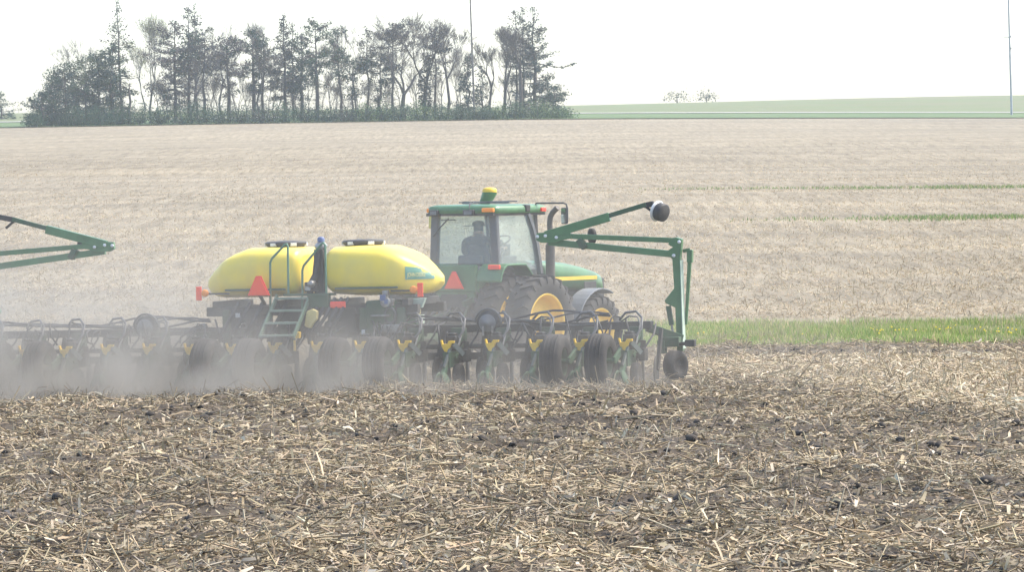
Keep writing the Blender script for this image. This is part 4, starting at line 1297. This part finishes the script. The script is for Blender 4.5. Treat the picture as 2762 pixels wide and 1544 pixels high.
# seed tanks
def tank_sections():
    secs = []
    #  x, half depth, bottom z, top z, roundness
    for x_, hd, zb, zt in ((0.23, 0.58, 1.70, 2.24), (0.26, 0.68, 1.62, 2.32), (0.34, 0.74, 1.56, 2.365), (0.8, 0.76, 1.53, 2.38), (1.2, 0.75, 1.53, 2.37), (1.45, 0.73, 1.53, 2.29), (1.62, 0.68, 1.53, 2.21), (1.72, 0.59, 1.53, 2.145), (1.86, 0.45, 1.545, 2.04), (1.98, 0.32, 1.59, 1.935), (2.07, 0.20, 1.67, 1.855), (2.11, 0.06, 1.745, 1.80)):
        zc, hh = (zb + zt) / 2, (zt - zb) / 2
        sec = []
        for k in range(28):
            a = 2 * math.pi * (k + 0.5) / 28
            c_, s_ = math.cos(a), math.sin(a)
            e = 0.42
            sec.append((x_, 1.4 + hd * math.copysign(abs(c_) ** e, c_), zc + hh * math.copysign(abs(s_) ** 0.62, s_)))
        secs.append(sec)
    return secs
for sx in (1, -1):
    m = MB(); m.loft(tank_sections())
    if sx < 0:
        m = m.mirror_x()
    tk = m.build('seed_tank', TANKY, planter)
    m = MB(); m.lathe([(0.0, 0.30), (0.03, 0.33), (0.055, 0.36), (0.085, 0.36), (0.10, 0.33), (0.115, 0.10), (0.115, 0)], (sx * 0.70, 1.4, 2.365), 28, (0, 0, 1)); lid = m.build('lid', BLACK, tk)
    for k in range(6):
        a = k * math.pi / 3 + 0.2
        m = MB(); m.box((sx * 0.70 + 0.34 * math.cos(a), 1.4 + 0.34 * math.sin(a), 2.415), (0.11, 0.05, 0.055), Matrix.Rotation(a + math.pi / 2, 3, 'Z')); m.build('lid_clamp', WHITE, lid, 0.006)
    m = MB(); m.bar((sx * 0.45, 0.645, 1.665), (sx * 1.55, 0.675, 1.665), 0.05, 0.035); m.build('tank_strap', GREEN_D, tk, 0.006)
    if sx > 0:
        # decal on the angled outer face, following the tank skin
        secs = tank_sections()
        def skin(x_, z_):
            i = max(k for k in range(len(secs)) if secs[k][0][0] <= x_ + 1e-6)
            i = min(i, len(secs) - 2)
            t_ = (x_ - secs[i][0][0]) / (secs[i + 1][0][0] - secs[i][0][0])
            best = []
            for s_ in (secs[i], secs[i + 1]):
                low = sorted((p for p in s_ if p[1] < 1.4), key=lambda p: p[2])
                best.append(float(np.interp(z_, [p[2] for p in low], [p[1] for p in low])))
            return best[0] * (1 - t_) + best[1] * t_
        DEC = mat('green_decal', (0.10, 0.27, 0.18), 0.5, color2=(0.16, 0.32, 0.27), scale=4)
        m = MB()
        xs = np.linspace(1.66, 2.04, 12)
        rows = 5
        vs_ = []
        for x_ in xs:
            zt = np.interp(x_, [1.66, 1.8, 1.95, 2.04], [2.01, 1.995, 1.92, 1.84]); zb = 1.79
            for r_ in range(rows):
                z_ = zb + (zt - zb) * r_ / (rows - 1)
                vs_.append((x_ + 0.004, skin(x_, z_) - 0.007, z_))
        m.add(vs_, [(i * rows + r_, (i + 1) * rows + r_, (i + 1) * rows + r_ + 1, i * rows + r_ + 1) for i in range(len(xs) - 1) for r_ in range(rows - 1)], True)
        dec = m.build('decal', DEC, tk)
        cu = bpy.data.curves.new('lettering', 'FONT')
        cu.body = 'JOHN DEERE'
        cu.size = 0.10
        cu.extrude = 0.0
        to = bpy.data.objects.new('lettering', cu)
        col.objects.link(to)
        bpy.context.view_layer.update()
        tme = bpy.data.meshes.new_from_object(to.evaluated_get(bpy.context.evaluated_depsgraph_get()))
        bpy.data.objects.remove(to)
        w_ = max(v_.co.x for v_ in tme.vertices)
        for v_ in tme.vertices:
            # the face slants, so letters advance in x by the slope of the skin
            x_ = 1.69 + v_.co.x / w_ * 0.235
            z_ = 1.835 + v_.co.y
            v_.co = (x_ + 0.008, skin(x_, min(z_, 1.95)) - 0.014, z_)
        tme.materials.append(mat('decal_yellow', (0.85, 0.75, 0.30), 0.5))
        link('lettering', tme, dec)

# between the tanks: blower column, bucket fill, hoses
m = MB(); m.box((0.13, 0.80, 1.93), (0.17, 0.16, 0.80)); m.tube([(0.0, 0.66, 1.52), (0.0, 0.62, 1.70), (0.10, 0.66, 1.9), (0.12, 0.75, 2.3)], 0.06, 8); m.box((0.05, 0.6, 1.70), (0.22, 0.16, 0.16)); m.build('air_duct', FRAME, planter, 0.02)
m = MB(); m.lathe([(0, 0.10), (0.05, 0.12), (0.1, 0.08), (0.14, 0.0)], (0.14, 0.85, 2.33), 14, (0, 0, 1)); m.build('duct_flange', STEEL, planter)
m = MB(); m.lathe([(0, 0.06), (0.06, 0.062), (0.085, 0.04), (0.09, 0.0)], (0.14, 0.85, 2.45), 14, (0, 0, 1)); m.build('blue_cap', BLUE, planter)
m = MB(); m.lathe([(-0.09, 0.0), (-0.085, 0.05), (0, 0.065), (0.085, 0.06), (0.09, 0)], (0.08, 0.52, 1.75), 12, (0, 1, 0)); m.box((0.02, 0.5, 1.68), (0.10, 0.06, 0.07)); m.build('blower_motor', STEEL, planter)
m = MB(); m.prism([(0.05, 1.05), (0.10, 1.30), (0.20, 1.34), (0.29, 1.30), (0.28, 1.17), (0.20, 1.08), (0.16, 1.01)], 0.18, 0.28); m.build('yellow_guard', mat('faded_yellow', (0.62, 0.50, 0.20), 0.6, var=0.15), planter, 0.02)
m = MB(); m.prism([(-0.03, 0.86), (0.07, 0.86), (0.08, 0.96), (0.0, 0.98)], -0.10, -0.02); m.box((-0.03, -0.06, 0.74), (0.04, 0.03, 0.18)); m.build('yellow_stop', YELLOW, planter, 0.008)
m = MB()
for i in range(6):
    x0 = 0.1 + 0.12 * i
    m.tube([(x0, 0.6, 1.5), (x0 - 0.05, 0.35, 1.25), (x0 - 0.25, 0.3, 0.95), (x0 - 0.5 + 0.1 * i, 0.45, 0.75)], 0.033, 7)
for i in range(5):
    x0 = -0.4 - 0.22 * i
    m.tube([(x0, 0.6, 1.45), (x0 - 0.05, 0.35, 1.2), (x0 - 0.2, 0.3, 0.95), (x0 - 0.3, 0.45, 0.8)], 0.033, 7)
m.build('seed_hose', HOSE, planter)
m = MB()
m.lathe([(-0.1, 0.0), (-0.1, 0.09), (0.1, 0.09), (0.1, 0.0)], (1.38, 0.62, 1.42), 14, (0, 1, 0)); m.box((1.36, 0.62, 1.55), (0.10, 0.1, 0.14)); m.box((1.45, 0.62, 1.42), (0.1, 0.1, 0.12)); m.build('hydraulic_motor', STEEL, planter, 0.01)
m = MB(); m.box((1.34, 0.53, 1.50), (0.09, 0.05, 0.10)); m.box((1.40, 0.53, 1.43), (0.06, 0.05, 0.07)); m.build('blue_valve', BLUE, planter)
m = MB(); m.tube([(1.44 + 0.10 * math.cos(a), 0.58, 1.20 + 0.13 * math.sin(a)) for a in [k * 0.5236 for k in range(13)]], 0.016, 6); m.build('hose_loop', HOSEG, planter)
m = MB(); m.bar((1.12, 0.6, 1.20), (1.45, 0.6, 1.20), 0.2, 0.03); m.box((1.48, 0.6, 0.98), (0.36, 0.2, 0.14)); m.build('valve_bracket', STEEL, planter, 0.01)
m = MB(); m.prism([(1.54, 1.465), (1.97, 1.475), (1.90, 1.31), (1.60, 1.305)], 0.86, 0.96); m.build('tank_base_plate', PALEG, planter, 0.01)
m = MB(); m.box((1.74, 0.97, 1.25), (0.16, 0.2, 0.10)); m.build('yellow_cup', mat('cup_yellow', (0.7, 0.6, 0.25), 0.6), planter, 0.02)
m = MB(); m.box((1.72, 0.9, 1.10), (0.22, 0.2, 0.17)); bx_ = m.build('control_box', GREEN, planter, 0.012)
m = MB(); m.box((1.87, 0.87, 1.12), (0.11, 0.16, 0.15)); m.build('pale_cover', PALEG, bx_, 0.01)
m = MB(); m.box((1.25, 0.9, 1.2), (0.5, 0.6, 0.5)); m.box((1.62, 1.1, 1.25), (0.12, 0.3, 0.5)); m.build('pump_housing', GREEN_D, planter, 0.03)

# ladder, rails, platform
m = MB(); m.box((0.22, 0.50, 1.46), (0.36, 0.14, 0.22)); m.box((0.0, 0.62, 1.57), (0.85, 0.3, 0.04)); m.build('platform', GREEN_D, planter, 0.012)
lad = MB()
for x_ in (-0.56, 0.04):
    lad.bar((x_, 0.56, 1.56), (x_, -0.30, 0.88), 0.035, 0.08)
ladder = lad.build('ladder', mat('pale_ladder_green', (0.09, 0.15, 0.10), 0.6, var=0.25), planter, 0.006)
STEPM = mat('worn_step', (0.20, 0.26, 0.20), 0.6, var=0.25)
for k in range(4):
    m = MB(); m.box((-0.26, 0.50 - 0.25 * k, 1.515 - 0.20 * k), (0.58, 0.16, 0.035)); m.build('step', STEPM, ladder, 0.005)
RAILM = mat('rail_green', (0.10, 0.21, 0.13), 0.5, var=0.2)
for pts in ([(-0.67, 0.5, 1.17), (-0.65, 0.5, 2.12), (-0.62, 0.5, 2.19), (-0.38, 0.5, 2.42), (-0.345, 0.5, 2.43), (-0.325, 0.5, 2.39), (-0.335, 0.5, 1.60)], [(-0.09, 0.5, 1.34), (-0.075, 0.5, 1.98), (-0.05, 0.5, 2.06), (0.28, 0.5, 2.42), (0.31, 0.5, 2.44), (0.345, 0.5, 2.40), (0.345, 0.5, 1.56)]):
    m = MB(); m.tube(pts, 0.021, 8); m.build('handrail', RAILM, planter)

# signs and lamps
m = MB(); m.prism([(-0.965, 1.595), (-0.63, 1.595), (-0.765, 1.88), (-0.825, 1.88)], 0.30, 0.315); tri = m.build('slow_vehicle_triangle', ORANGE, planter)
m = MB(); m.prism([(-1.0, 1.575), (-0.595, 1.575), (-0.745, 1.905), (-0.845, 1.905)], 0.316, 0.326); m.build('triangle_border', RED, tri)
m = MB(); m.bar((-0.80, 0.33, 1.60), (-0.80, 0.6, 1.42), 0.04, 0.04); m.build('triangle_bracket', FRAME, tri)
m = MB(); m.box((0.57, 0.44, 1.395), (0.28, 0.04, 0.11)); m.build('tail_lamp', RED, planter, 0.02)
for sx, xr, xa in ((-1, -1.975, -1.86), (1, 2.0, 1.885)):
    m = MB(); m.bar((sx * 1.45, 0.62, 1.61), (xr, 0.58, 1.61), 0.025, 0.03); arm_ = m.build('lamp_arm', FRAME, planter)
    m = MB(); m.box((xr, 0.54, 1.62), (0.10, 0.02, 0.235)); m.build('red_panel', ORANGE, arm_, 0.006)
    m = MB(); m.lathe([(-0.05, 0.0), (-0.048, 0.055), (-0.02, 0.066), (0.02, 0.06), (0.03, 0)], (xa, 0.545, 1.625), 14, (0, 1, 0)); m.build('amber_lamp', AMBER, arm_)

# lift wheels between the row units
def lift_wheel(x_, y_):
    m = MB(); m.lathe([(-0.13, 0.24), (-0.10, 0.21), (-0.02, 0.2), (0.0, 0.08), (0.05, 0.07), (0.05, 0)], n=20); m.lathe([(0.13, 0.24), (0.10, 0.21), (0.02, 0.2)], n=20)
    w_ = m.build('lift_wheel', GREEN_D, planter, loc=(x_, y_, 0.44))
    m = MB(); m.lathe([(-0.15, 0.23), (-0.18, 0.29), (-0.18, 0.37), (-0.145, 0.425), (-0.06, 0.445), (0.06, 0.445), (0.145, 0.425), (0.18, 0.37), (0.18, 0.29), (0.15, 0.23)], n=36)
    for k in range(4):
        a_ = (-0.09 + 0.06 * k)
        m.lathe([(a_ - 0.015, 0.439), (a_ - 0.012, 0.448), (a_ + 0.012, 0.448), (a_ + 0.015, 0.439)], n=36)
    m.build('tyre', RUBBER, w_)
    m = MB(); m.bar((0.22, 0, 0), (0.22, 1.2, 0.45), 0.05, 0.12); m.tube([(0, 0, 0), (0.24, 0, 0)], 0.04, 8); m.build('wheel_arm', GREEN_D, w_, 0.008)
for g in (0.5, 1.5, 5.5, 6.5, 8.5, 9.5, 13.5, 14.5):
    lift_wheel((g - 7.5) * 0.762 + 0.09, -0.48)

# row units
unit0 = None
def row_unit():
    m = MB()
    m.box((0, 0.10, 0.47), (0.12, 0.50, 0.26)); m.box((0, 0.55, 0.80), (0.24, 0.10, 0.34)); m.bar((0, 0.0, 0.5), (0, -0.36, 0.22), 0.07, 0.09)
    u = m.build('row_unit', GREEN_D, planter, 0.008)
    for s in (-1, 1):
        for z0, z1 in ((0.88, 0.64), (0.74, 0.50)):
            m = MB(); m.bar((s * 0.10, 0.55, z0), (s * 0.10, 0.05, z1), 0.025, 0.05); m.build('parallel_arm', GREEN_D, u)
        m = MB(); m.lathe([(-0.055, 0.08), (-0.06, 0.15), (-0.05, 0.195), (0, 0.205), (0.05, 0.195), (0.06, 0.15), (0.055, 0.08), (0.04, 0.0)], (s * 0.125, 0.10, 0.20), 20); m.build('gauge_wheel', RUBBER, u)
        m = MB(); m.lathe([(-0.02, 0.0), (-0.02, 0.13), (0, 0.155), (0.02, 0.13), (0.02, 0.0)], (s * 0.085, -0.42, 0.15), 16, (1, 0, s * 0.35)); m.build('closing_wheel', GREEN_D, u)
    m = MB(); m.box((0.0, 0.46, 0.60), (0.40, 0.03, 0.30)); m.box((0.20, 0.30, 0.52), (0.10, 0.22, 0.20)); m.lathe([(-0.06, 0.0), (-0.06, 0.13), (0.06, 0.13), (0.06, 0.0)], (-0.16, 0.25, 0.56), 16); m.build('seed_meter_shade_plate', FRAME, u, 0.01)  # thin back plate added as dark shade, hiding bright ground in the gaps
    m = MB(); m.tube([(0.28, 0.8, 1.0), (0.30, 0.6, 0.85), (0.22, 0.4, 0.66), (0.05, 0.3, 0.5)], 0.018, 6); m.tube([(-0.3, 0.8, 0.9), (-0.26, 0.55, 0.72), (-0.2, 0.4, 0.5), (-0.1, 0.3, 0.3)], 0.018, 6); m.build('liquid_hose', HOSE, u)
    m = MB(); m.box((0.0, 0.22, 0.76), (0.18, 0.26, 0.20)); m.box((0.0, 0.22, 0.88), (0.13, 0.18, 0.05)); m.build('seed_cup', BLACK, u, 0.025)
    m = MB()
    m.prism([(-0.118, 0.80), (-0.09, 0.80), (-0.075, 0.735), (0.0, 0.735), (0.03, 0.785), (0.125, 0.785), (0.12, 0.75), (0.07, 0.735), (0.04, 0.665), (-0.005, 0.60), (-0.05, 0.612), (-0.095, 0.70)], -0.09, -0.03)
    m.build('depth_bracket', YELLOW, u, 0.004)
    m = MB(); m.bar((0.045, -0.06, 0.66), (0.0, -0.26, 0.36), 0.035, 0.05); m.bar((0.10, -0.05, 0.74), (0.22, 0.1, 0.55), 0.03, 0.08); m.build('down_arm', mat('dusty_link', (0.16, 0.18, 0.16), 0.7, var=0.3), u)
    m = MB(); m.tube([(-0.35, 0.85, 1.08), (-0.2, 0.7, 1.20), (0.02, 0.55, 1.22), (0.16, 0.40, 1.12), (0.19, 0.25, 0.95), (0.12, 0.16, 0.82)], 0.021, 7); m.tube([(-0.33, 0.86, 1.05), (-0.15, 0.72, 1.14), (0.04, 0.55, 1.13), (0.12, 0.42, 1.02), (0.13, 0.3, 0.9)], 0.014, 6); m.build('air_hose', HOSEG, u)
    for s in (-1, 1):
        m = MB(); m.lathe([(-0.012, 0.0), (-0.01, 0.24), (0, 0.255), (0.01, 0.24), (0.012, 0)], (s * 0.36 - 0.02, 0.55, 0.24), 20, (1, s * 0.12, 0)); m.bar((s * 0.36, 0.85, 0.92), (s * 0.36, 0.55, 0.26), 0.05, 0.09); m.build('fertilizer_opener', FRAME, u)
    m = MB(); m.box((0, 0.62, 0.52), (0.10, 0.30, 0.26)); m.lathe([(-0.02, 0.0), (-0.02, 0.2), (0.02, 0.2), (0.02, 0.0)], (0.03, 0.85, 0.22), 16, (1, 0.25, 0)); m.build('row_cleaner', FRAME, u)
    m = MB(); m.bar((-0.12, 0.42, 0.70), (-0.05, 0.1, 0.92), 0.02, 0.025); m.bar((0.10, 0.42, 0.92), (0.14, 0.1, 0.70), 0.02, 0.025); m.build('down_spring', STEEL, u)
    return u
unit0 = row_unit()
unit0.location = (-7.5 * 0.762, 0, 0)
for k in range(1, 16):
    c = copy_part(unit0, planter)
    c.location = ((k - 7.5) * 0.762, 0, random.uniform(-0.012, 0.012))
    c.rotation_euler = (random.uniform(-0.02, 0.02), 0, random.uniform(-0.02, 0.02))
    if 5 <= k <= 9:                     # under the tanks the air hoses drop straight down
        for g in list(c.children):
            if g.name.startswith('air_hose'):
                g.scale = (0.6, 1, 0.9)

# hoses and pipes along the toolbar
for s in (-1, 1):
    for i in range(4):
        m = MB()
        pts = []
        x0, x1 = (1.75, 5.2) if s > 0 else (-5.9, -1.9)
        for k in range(15):
            xx = x0 + (x1 - x0) * k / 14
            sag = 0.05 * math.sin(k * 0.9 + i * 1.7) + 0.07 * math.sin(k * 0.43 + i)
            pts.append((xx, 0.72 + 0.05 * i, 1.07 + 0.025 * i + sag * 0.8))
        m.tube(pts, 0.017 + 0.004 * (i % 2), 6)
        m.build('toolbar_hose', HOSE if i % 2 else HOSEG, planter)
for s in (-1, 1):
    x_ = 3.17 if s > 0 else -2.97
    m = MB(); m.lathe([(-0.10, 0.0), (-0.10, 0.17), (-0.07, 0.20), (0.10, 0.20), (0.12, 0.17), (0.12, 0)], (x_, 0.62, 1.06), 24, (0, 1, 0)); fan = m.build('vacuum_fan', BLACK, planter)
    m = MB(); m.lathe([(0, 0.15), (-0.015, 0.14), (-0.02, 0.05), (-0.07, 0.045), (-0.075, 0)], (x_, 0.515, 1.05), 20, (0, 1, 0)); m.build('fan_face', GREY, fan)
    m = MB(); m.tube([(x_ + 0.225 * math.cos(a), 0.56, 1.06 + 0.225 * math.sin(a)) for a in [R(12 * k) for k in range(0, 16)]], 0.02, 6); m.build('fan_hose', HOSEG, fan)
    for q in (-0.07, 0.09):
        m = MB(); m.bar((x_ + q, 0.50, 1.0), (x_ + q, 0.50, 0.84), 0.018, 0.03); m.build('fan_bracket', STEEL, fan)

# drive shafts, lower tubes and slack hoses behind the row units
for a, b in ((-5.7, -1.2), (1.2, 5.7)):
    m = MB(); m.tube([(a, 0.62, 0.66), (b, 0.62, 0.67)], 0.045, 6); m.build('drive_shaft', FRAME, planter)
    m = MB(); m.bar((a, 0.78, 0.50), (b, 0.78, 0.50), 0.06, 0.12); m.build('lower_tube', FRAME, planter)
for i in range(46):
    x0 = random.uniform(-5.8, 5.6)
    dx = random.uniform(-0.45, 0.45)
    z0 = random.uniform(0.92, 1.10)
    z1 = random.uniform(0.45, 0.80)
    m = MB(); m.tube([(x0, 0.75, z0), (x0 + dx * 0.3, 0.45, z0 + random.uniform(-0.1, 0.12)), (x0 + dx * 0.8, 0.3, (z0 + z1) / 2 - random.uniform(0, 0.12)), (x0 + dx, 0.45, z1)], random.uniform(0.010, 0.020), 6)
    m.build('slack_hose', HOSE, planter)

# marker arms
def B(mb, x0, z0, x1, z1, w, h, yo=0.0):
    mb.bar((x0, 1.3 + yo, z0), (x1, 1.3 + yo, z1), w, h)
for s in (1, -1):
    def put(mb, name, material, parent, bev=0.006):
        return (mb if s > 0 else mb.mirror_x()).build(name, material, parent, bev)
    m = MB()
    m.prism([(6.215, 0.52), (6.315, 0.52), (6.305, 2.08), (6.335, 2.30), (6.34, 2.37), (6.24, 2.40), (6.12, 2.38), (6.11, 2.28), (6.19, 2.24), (6.05, 2.16), (6.17, 2.04), (6.19, 1.56), (6.02, 1.36), (6.04, 1.31), (6.20, 1.24)], 1.25, 1.36)
    post = put(m, 'marker_post', GREEN, planter)
    m = MB(); B(m, 6.325, 0.56, 6.315, 2.02, 0.16, 0.012); put(m, 'painted_highlight', PALEG, post, 0)  # pale strip paints the sun's highlight along the post's outer face
    m = MB(); B(m, 6.07, 1.27, 6.12, 0.95, 0.07, 0.075); put(m, 'lift_cylinder', GREEN_D, post)
    m = MB(); B(m, 6.12, 0.95, 6.15, 0.74, 0.03, 0.035); put(m, 'cylinder_rod', STEEL, post)
    m = MB(); B(m, 6.44, 2.19, 6.43, 1.98, 0.09, 0.09, 0.1); m.bar((6.425, 1.40, 1.98), (6.335, 1.40, 0.95), 0.05, 0.065, w2=0.04, h2=0.045); m.bar((6.32, 1.38, 2.17), (6.44, 1.40, 2.19), 0.05, 0.06); put(m, 'fold_link', GREEN, post)
    for bx0, bz0, bx1, bz1, hh, nm in ((6.29, 2.345, 4.40, 2.455, 0.085, 'upper_bar'), (6.19, 2.12, 4.02, 2.365, 0.11, 'lower_bar')):
        m = MB(); B(m, bx0, bz0, bx1, bz1, 0.07, hh, 0.02 if nm == 'lower_bar' else -0.01); put(m, nm, GREEN, post)
    m = MB(); m.prism([(3.82, 2.40), (3.90, 2.36), (4.15, 2.345), (4.30, 2.40), (4.44, 2.42), (4.42, 2.52), (4.16, 2.52), (4.00, 2.53), (3.83, 2.52)], 1.24, 1.31); jp = put(m, 'hinge_plate', GREEN, post)
    for bx0, bz0 in ((3.99, 2.47), (4.18, 2.44), (6.30, 2.325), (6.20, 2.10), (3.85, 2.46)):
        m = MB(); m.lathe([(-0.02, 0.0), (-0.02, 0.026), (0.02, 0.028)], (bx0, 1.235, bz0), 10, (0, 1, 0)); put(m, 'pivot_bolt', WHITE, jp, 0)
    m = MB(); B(m, 4.56, 2.40, 4.66, 2.25, 0.16, 0.10); put(m, 'clamp', GREEN_D, post)
    m = MB(); B(m, 3.98, 2.475, 5.10, 2.765, 0.09, 0.145, -0.02); st = put(m, 'folded_arm', GREEN, post)
    m = MB(); B(m, 5.08, 2.78, 5.74, 2.955, 0.06, 0.075, -0.02); ext = put(m, 'arm_extension', GREEN_D, st)
    m = MB(); B(m, 5.70, 2.94, 5.86 + (0.22 if s < 0 else 0), 2.965 + (0.05 if s < 0 else 0), 0.08, 0.09); B(m, 5.72, 2.92, 5.88, 2.80, 0.035, 0.04); put(m, 'disc_bracket', FRAME, st)
    m = MB(); ax_ = Vector((0.80, -0.35, -0.22)); m.lathe([(-0.085, 0.0), (-0.085, 0.10), (-0.06, 0.175), (-0.045, 0.178), (-0.045, 0.0)], (5.965 + (0.22 if s < 0 else 0), 1.28, 2.83 + (0.05 if s < 0 else 0)), 24, ax_); put(m, 'marker_disc', WHITE, st, 0)
    m = MB(); m.lathe([(-0.04, 0.0), (-0.04, 0.12), (-0.03, 0.152), (0.08, 0.152), (0.095, 0.13), (0.095, 0)], (5.975 + (0.22 if s < 0 else 0), 1.275, 2.828 + (0.05 if s < 0 else 0)), 24, ax_); put(m, 'depth_band', BLACK, st, 0)
    m = MB()
    if s > 0:
        m.lathe([(-0.055, 0.0), (-0.055, 0.08), (-0.03, 0.13), (0.03, 0.13), (0.055, 0.08), (0.055, 0.0)], (4.72, 1.50, 2.45), 20, (0.75, 0.6, 0))
    else:
        m.box((4.42, 1.33, 2.47), (0.20, 0.12, 0.12))
    put(m, 'stop_roller' if s > 0 else 'stop_block', RUBBER, post, 0)
    m = MB(); m.bar((5.80, 0.95, 0.93), (6.30, 1.25, 0.72), 0.16, 0.14); m.box((6.15, 1.15, 0.68), (0.34, 0.3, 0.16)); m.box((6.02, 1.05, 0.60), (0.12, 0.2, 0.22)); put(m, 'marker_mount', GREEN_D, planter, 0.012)
    m = MB(); m.box((6.52, 1.0, 0.66), (0.17, 0.12, 0.11)); m.bar((6.30, 1.05, 0.64), (6.50, 1.0, 0.66), 0.06, 0.06); put(m, 'end_stop', BLACK, planter, 0.01)
    m = MB(); m.lathe([(-0.09, 0.14), (-0.10, 0.19), (-0.08, 0.24), (0.08, 0.24), (0.10, 0.19), (0.09, 0.14), (0.05, 0.1), (0.05, 0)], (6.27, 0.95, 0.30), 24, (0.92, -0.38, 0)); m.lathe([(-0.09, 0.14), (-0.05, 0.1), (-0.05, 0)], (6.27, 0.95, 0.30), 24, (0.92, -0.38, 0)); put(m, 'end_wheel', RUBBER, planter, 0)
    m = MB(); m.lathe([(0, 0.05), (0.07, 0.055), (0.10, 0.03), (0.105, 0)], (6.02, 1.1, 0.76), 12, (0, 0, 1)); put(m, 'oil_cap', WHITE, planter, 0)
    m = MB(); m.tube([(5.7, 0.9, 0.95), (5.85, 0.95, 1.0), (5.97, 1.0, 0.85), (6.0, 1.05, 0.65), (6.1, 1.0, 0.55)], 0.018, 6); put(m, 'marker_hose', HOSE, planter, 0)

# ---------------------------------------------------------------- dust and haze
def volume_box(name, lo, hi, material, label, cat):
    m = MB()
    c = [(lo[i] + hi[i]) / 2 for i in range(3)]
    m.box((0, 0, 0), [hi[i] - lo[i] for i in range(3)])
    o = m.build(name, material, loc=c)
    return kind(o, 'stuff', label, cat)

def dust_mat():
    m = bpy.data.materials.new('blowing_dust')
    m.use_nodes = True
    n, l = m.node_tree.nodes, m.node_tree.links
    n.remove(n['Principled BSDF'])
    pv = n.new('ShaderNodeVolumePrincipled')
    pv.inputs['Anisotropy'].default_value = 0.1
    l.new(pv.outputs['Volume'], n['Material Output'].inputs['Volume'])
    g = n.new('ShaderNodeNewGeometry')
    sx = n.new('ShaderNodeSeparateXYZ')
    l.new(g.outputs['Position'], sx.inputs[0])
    def mth(op, a, b=None, c=None):
        k = n.new('ShaderNodeMath')
        k.operation = op
        for i, q in enumerate((a, b, c)):
            if q is None:
                continue
            if isinstance(q, (int, float)):
                k.inputs[i].default_value = q
            else:
                l.new(q, k.inputs[i])
        return k.outputs[0]
    def mr(v_, a, b, c, d):
        k = n.new('ShaderNodeMapRange')
        k.interpolation_type = 'SMOOTHSTEP'
        l.new(v_, k.inputs['Value'])
        for nm, q in (('From Min', a), ('From Max', b), ('To Min', c), ('To Max', d)):
            k.inputs[nm].default_value = q
        return k.outputs['Result']
    X, Y, Z = sx.outputs[0], sx.outputs[1], sx.outputs[2]
    nz = n.new('ShaderNodeTexNoise')
    nz.inputs['Scale'].default_value = 0.75
    nz.inputs['Detail'].default_value = 4
    l.new(g.outputs['Position'], nz.inputs['Vector'])
    wisps = mr(nz.outputs['Fac'], 0.37, 0.63, 0.05, 2.0)
    # line of the row units: y + 0.325 (x + 3.6) = 69.7
    across = mth('SUBTRACT', mth('MULTIPLY_ADD', X, 0.325, Y), 68.53)
    yfall = mth('MULTIPLY', mr(across, -4.2, -1.0, 0, 1), mr(across, 0.8, 3.5, 1, 0))
    low = mth('EXPONENT', mth('MULTIPLY', Z, -2.3))
    left = mth('MULTIPLY', mr(X, -9.0, 0.5, 1.0, 0.20), mr(X, 1.2, 3.2, 1, 0.02))
    dense = mth('MULTIPLY', mth('MULTIPLY', mth('MULTIPLY', low, left), yfall), wisps)
    thin = mth('MULTIPLY', mth('MULTIPLY', mr(Z, 1.0, 3.6, 1, 0.25), mr(X, -3, 7.0, 1, 0.25)), mth('MULTIPLY', mr(across, -5, -1, 0, 1), mr(across, 2, 6.5, 1, 0)))
    edge = mth('MULTIPLY', mr(X, -24, -18, 0, 1), mr(X, 4.5, 7.5, 1, 0))
    cm = n.new('ShaderNodeMix')
    cm.data_type = 'RGBA'
    cm.inputs[6].default_value = (0.47, 0.45, 0.41, 1)
    cm.inputs[7].default_value = (0.56, 0.55, 0.52, 1)
    l.new(mr(Z, 0.5, 2.2, 0, 1), cm.inputs[0])
    l.new(cm.outputs[2], pv.inputs['Color'])
    d = mth('MULTIPLY', mth('ADD', mth('MULTIPLY', dense, DUST_DENSE), mth('MULTIPLY', thin, DUST_THIN)), edge)
    l.new(d, pv.inputs['Density'])
    return m
DUST_DENSE, DUST_THIN = 2.9, 0.046
volume_box('dust_haze', (-25, 60.0, -0.6), (8.5, 84.0, 3.6), dust_mat(), 'grey-brown dust blowing up round the planter and thickest over its left wing', 'dust')

hz = bpy.data.materials.new('hazy_air')
hz.use_nodes = True
hz.node_tree.nodes.remove(hz.node_tree.nodes['Principled BSDF'])
pv = hz.node_tree.nodes.new('ShaderNodeVolumePrincipled')
pv.inputs['Color'].default_value = (0.86, 0.95, 1.0, 1)
pv.inputs['Density'].default_value = 0.00019
pv.inputs['Anisotropy'].default_value = 0.3
hz.node_tree.links.new(pv.outputs['Volume'], hz.node_tree.nodes['Material Output'].inputs['Volume'])
volume_box('haze', (-900, -90, -4), (900, 1340, 75), hz, 'pale hazy air over the whole field', 'haze')
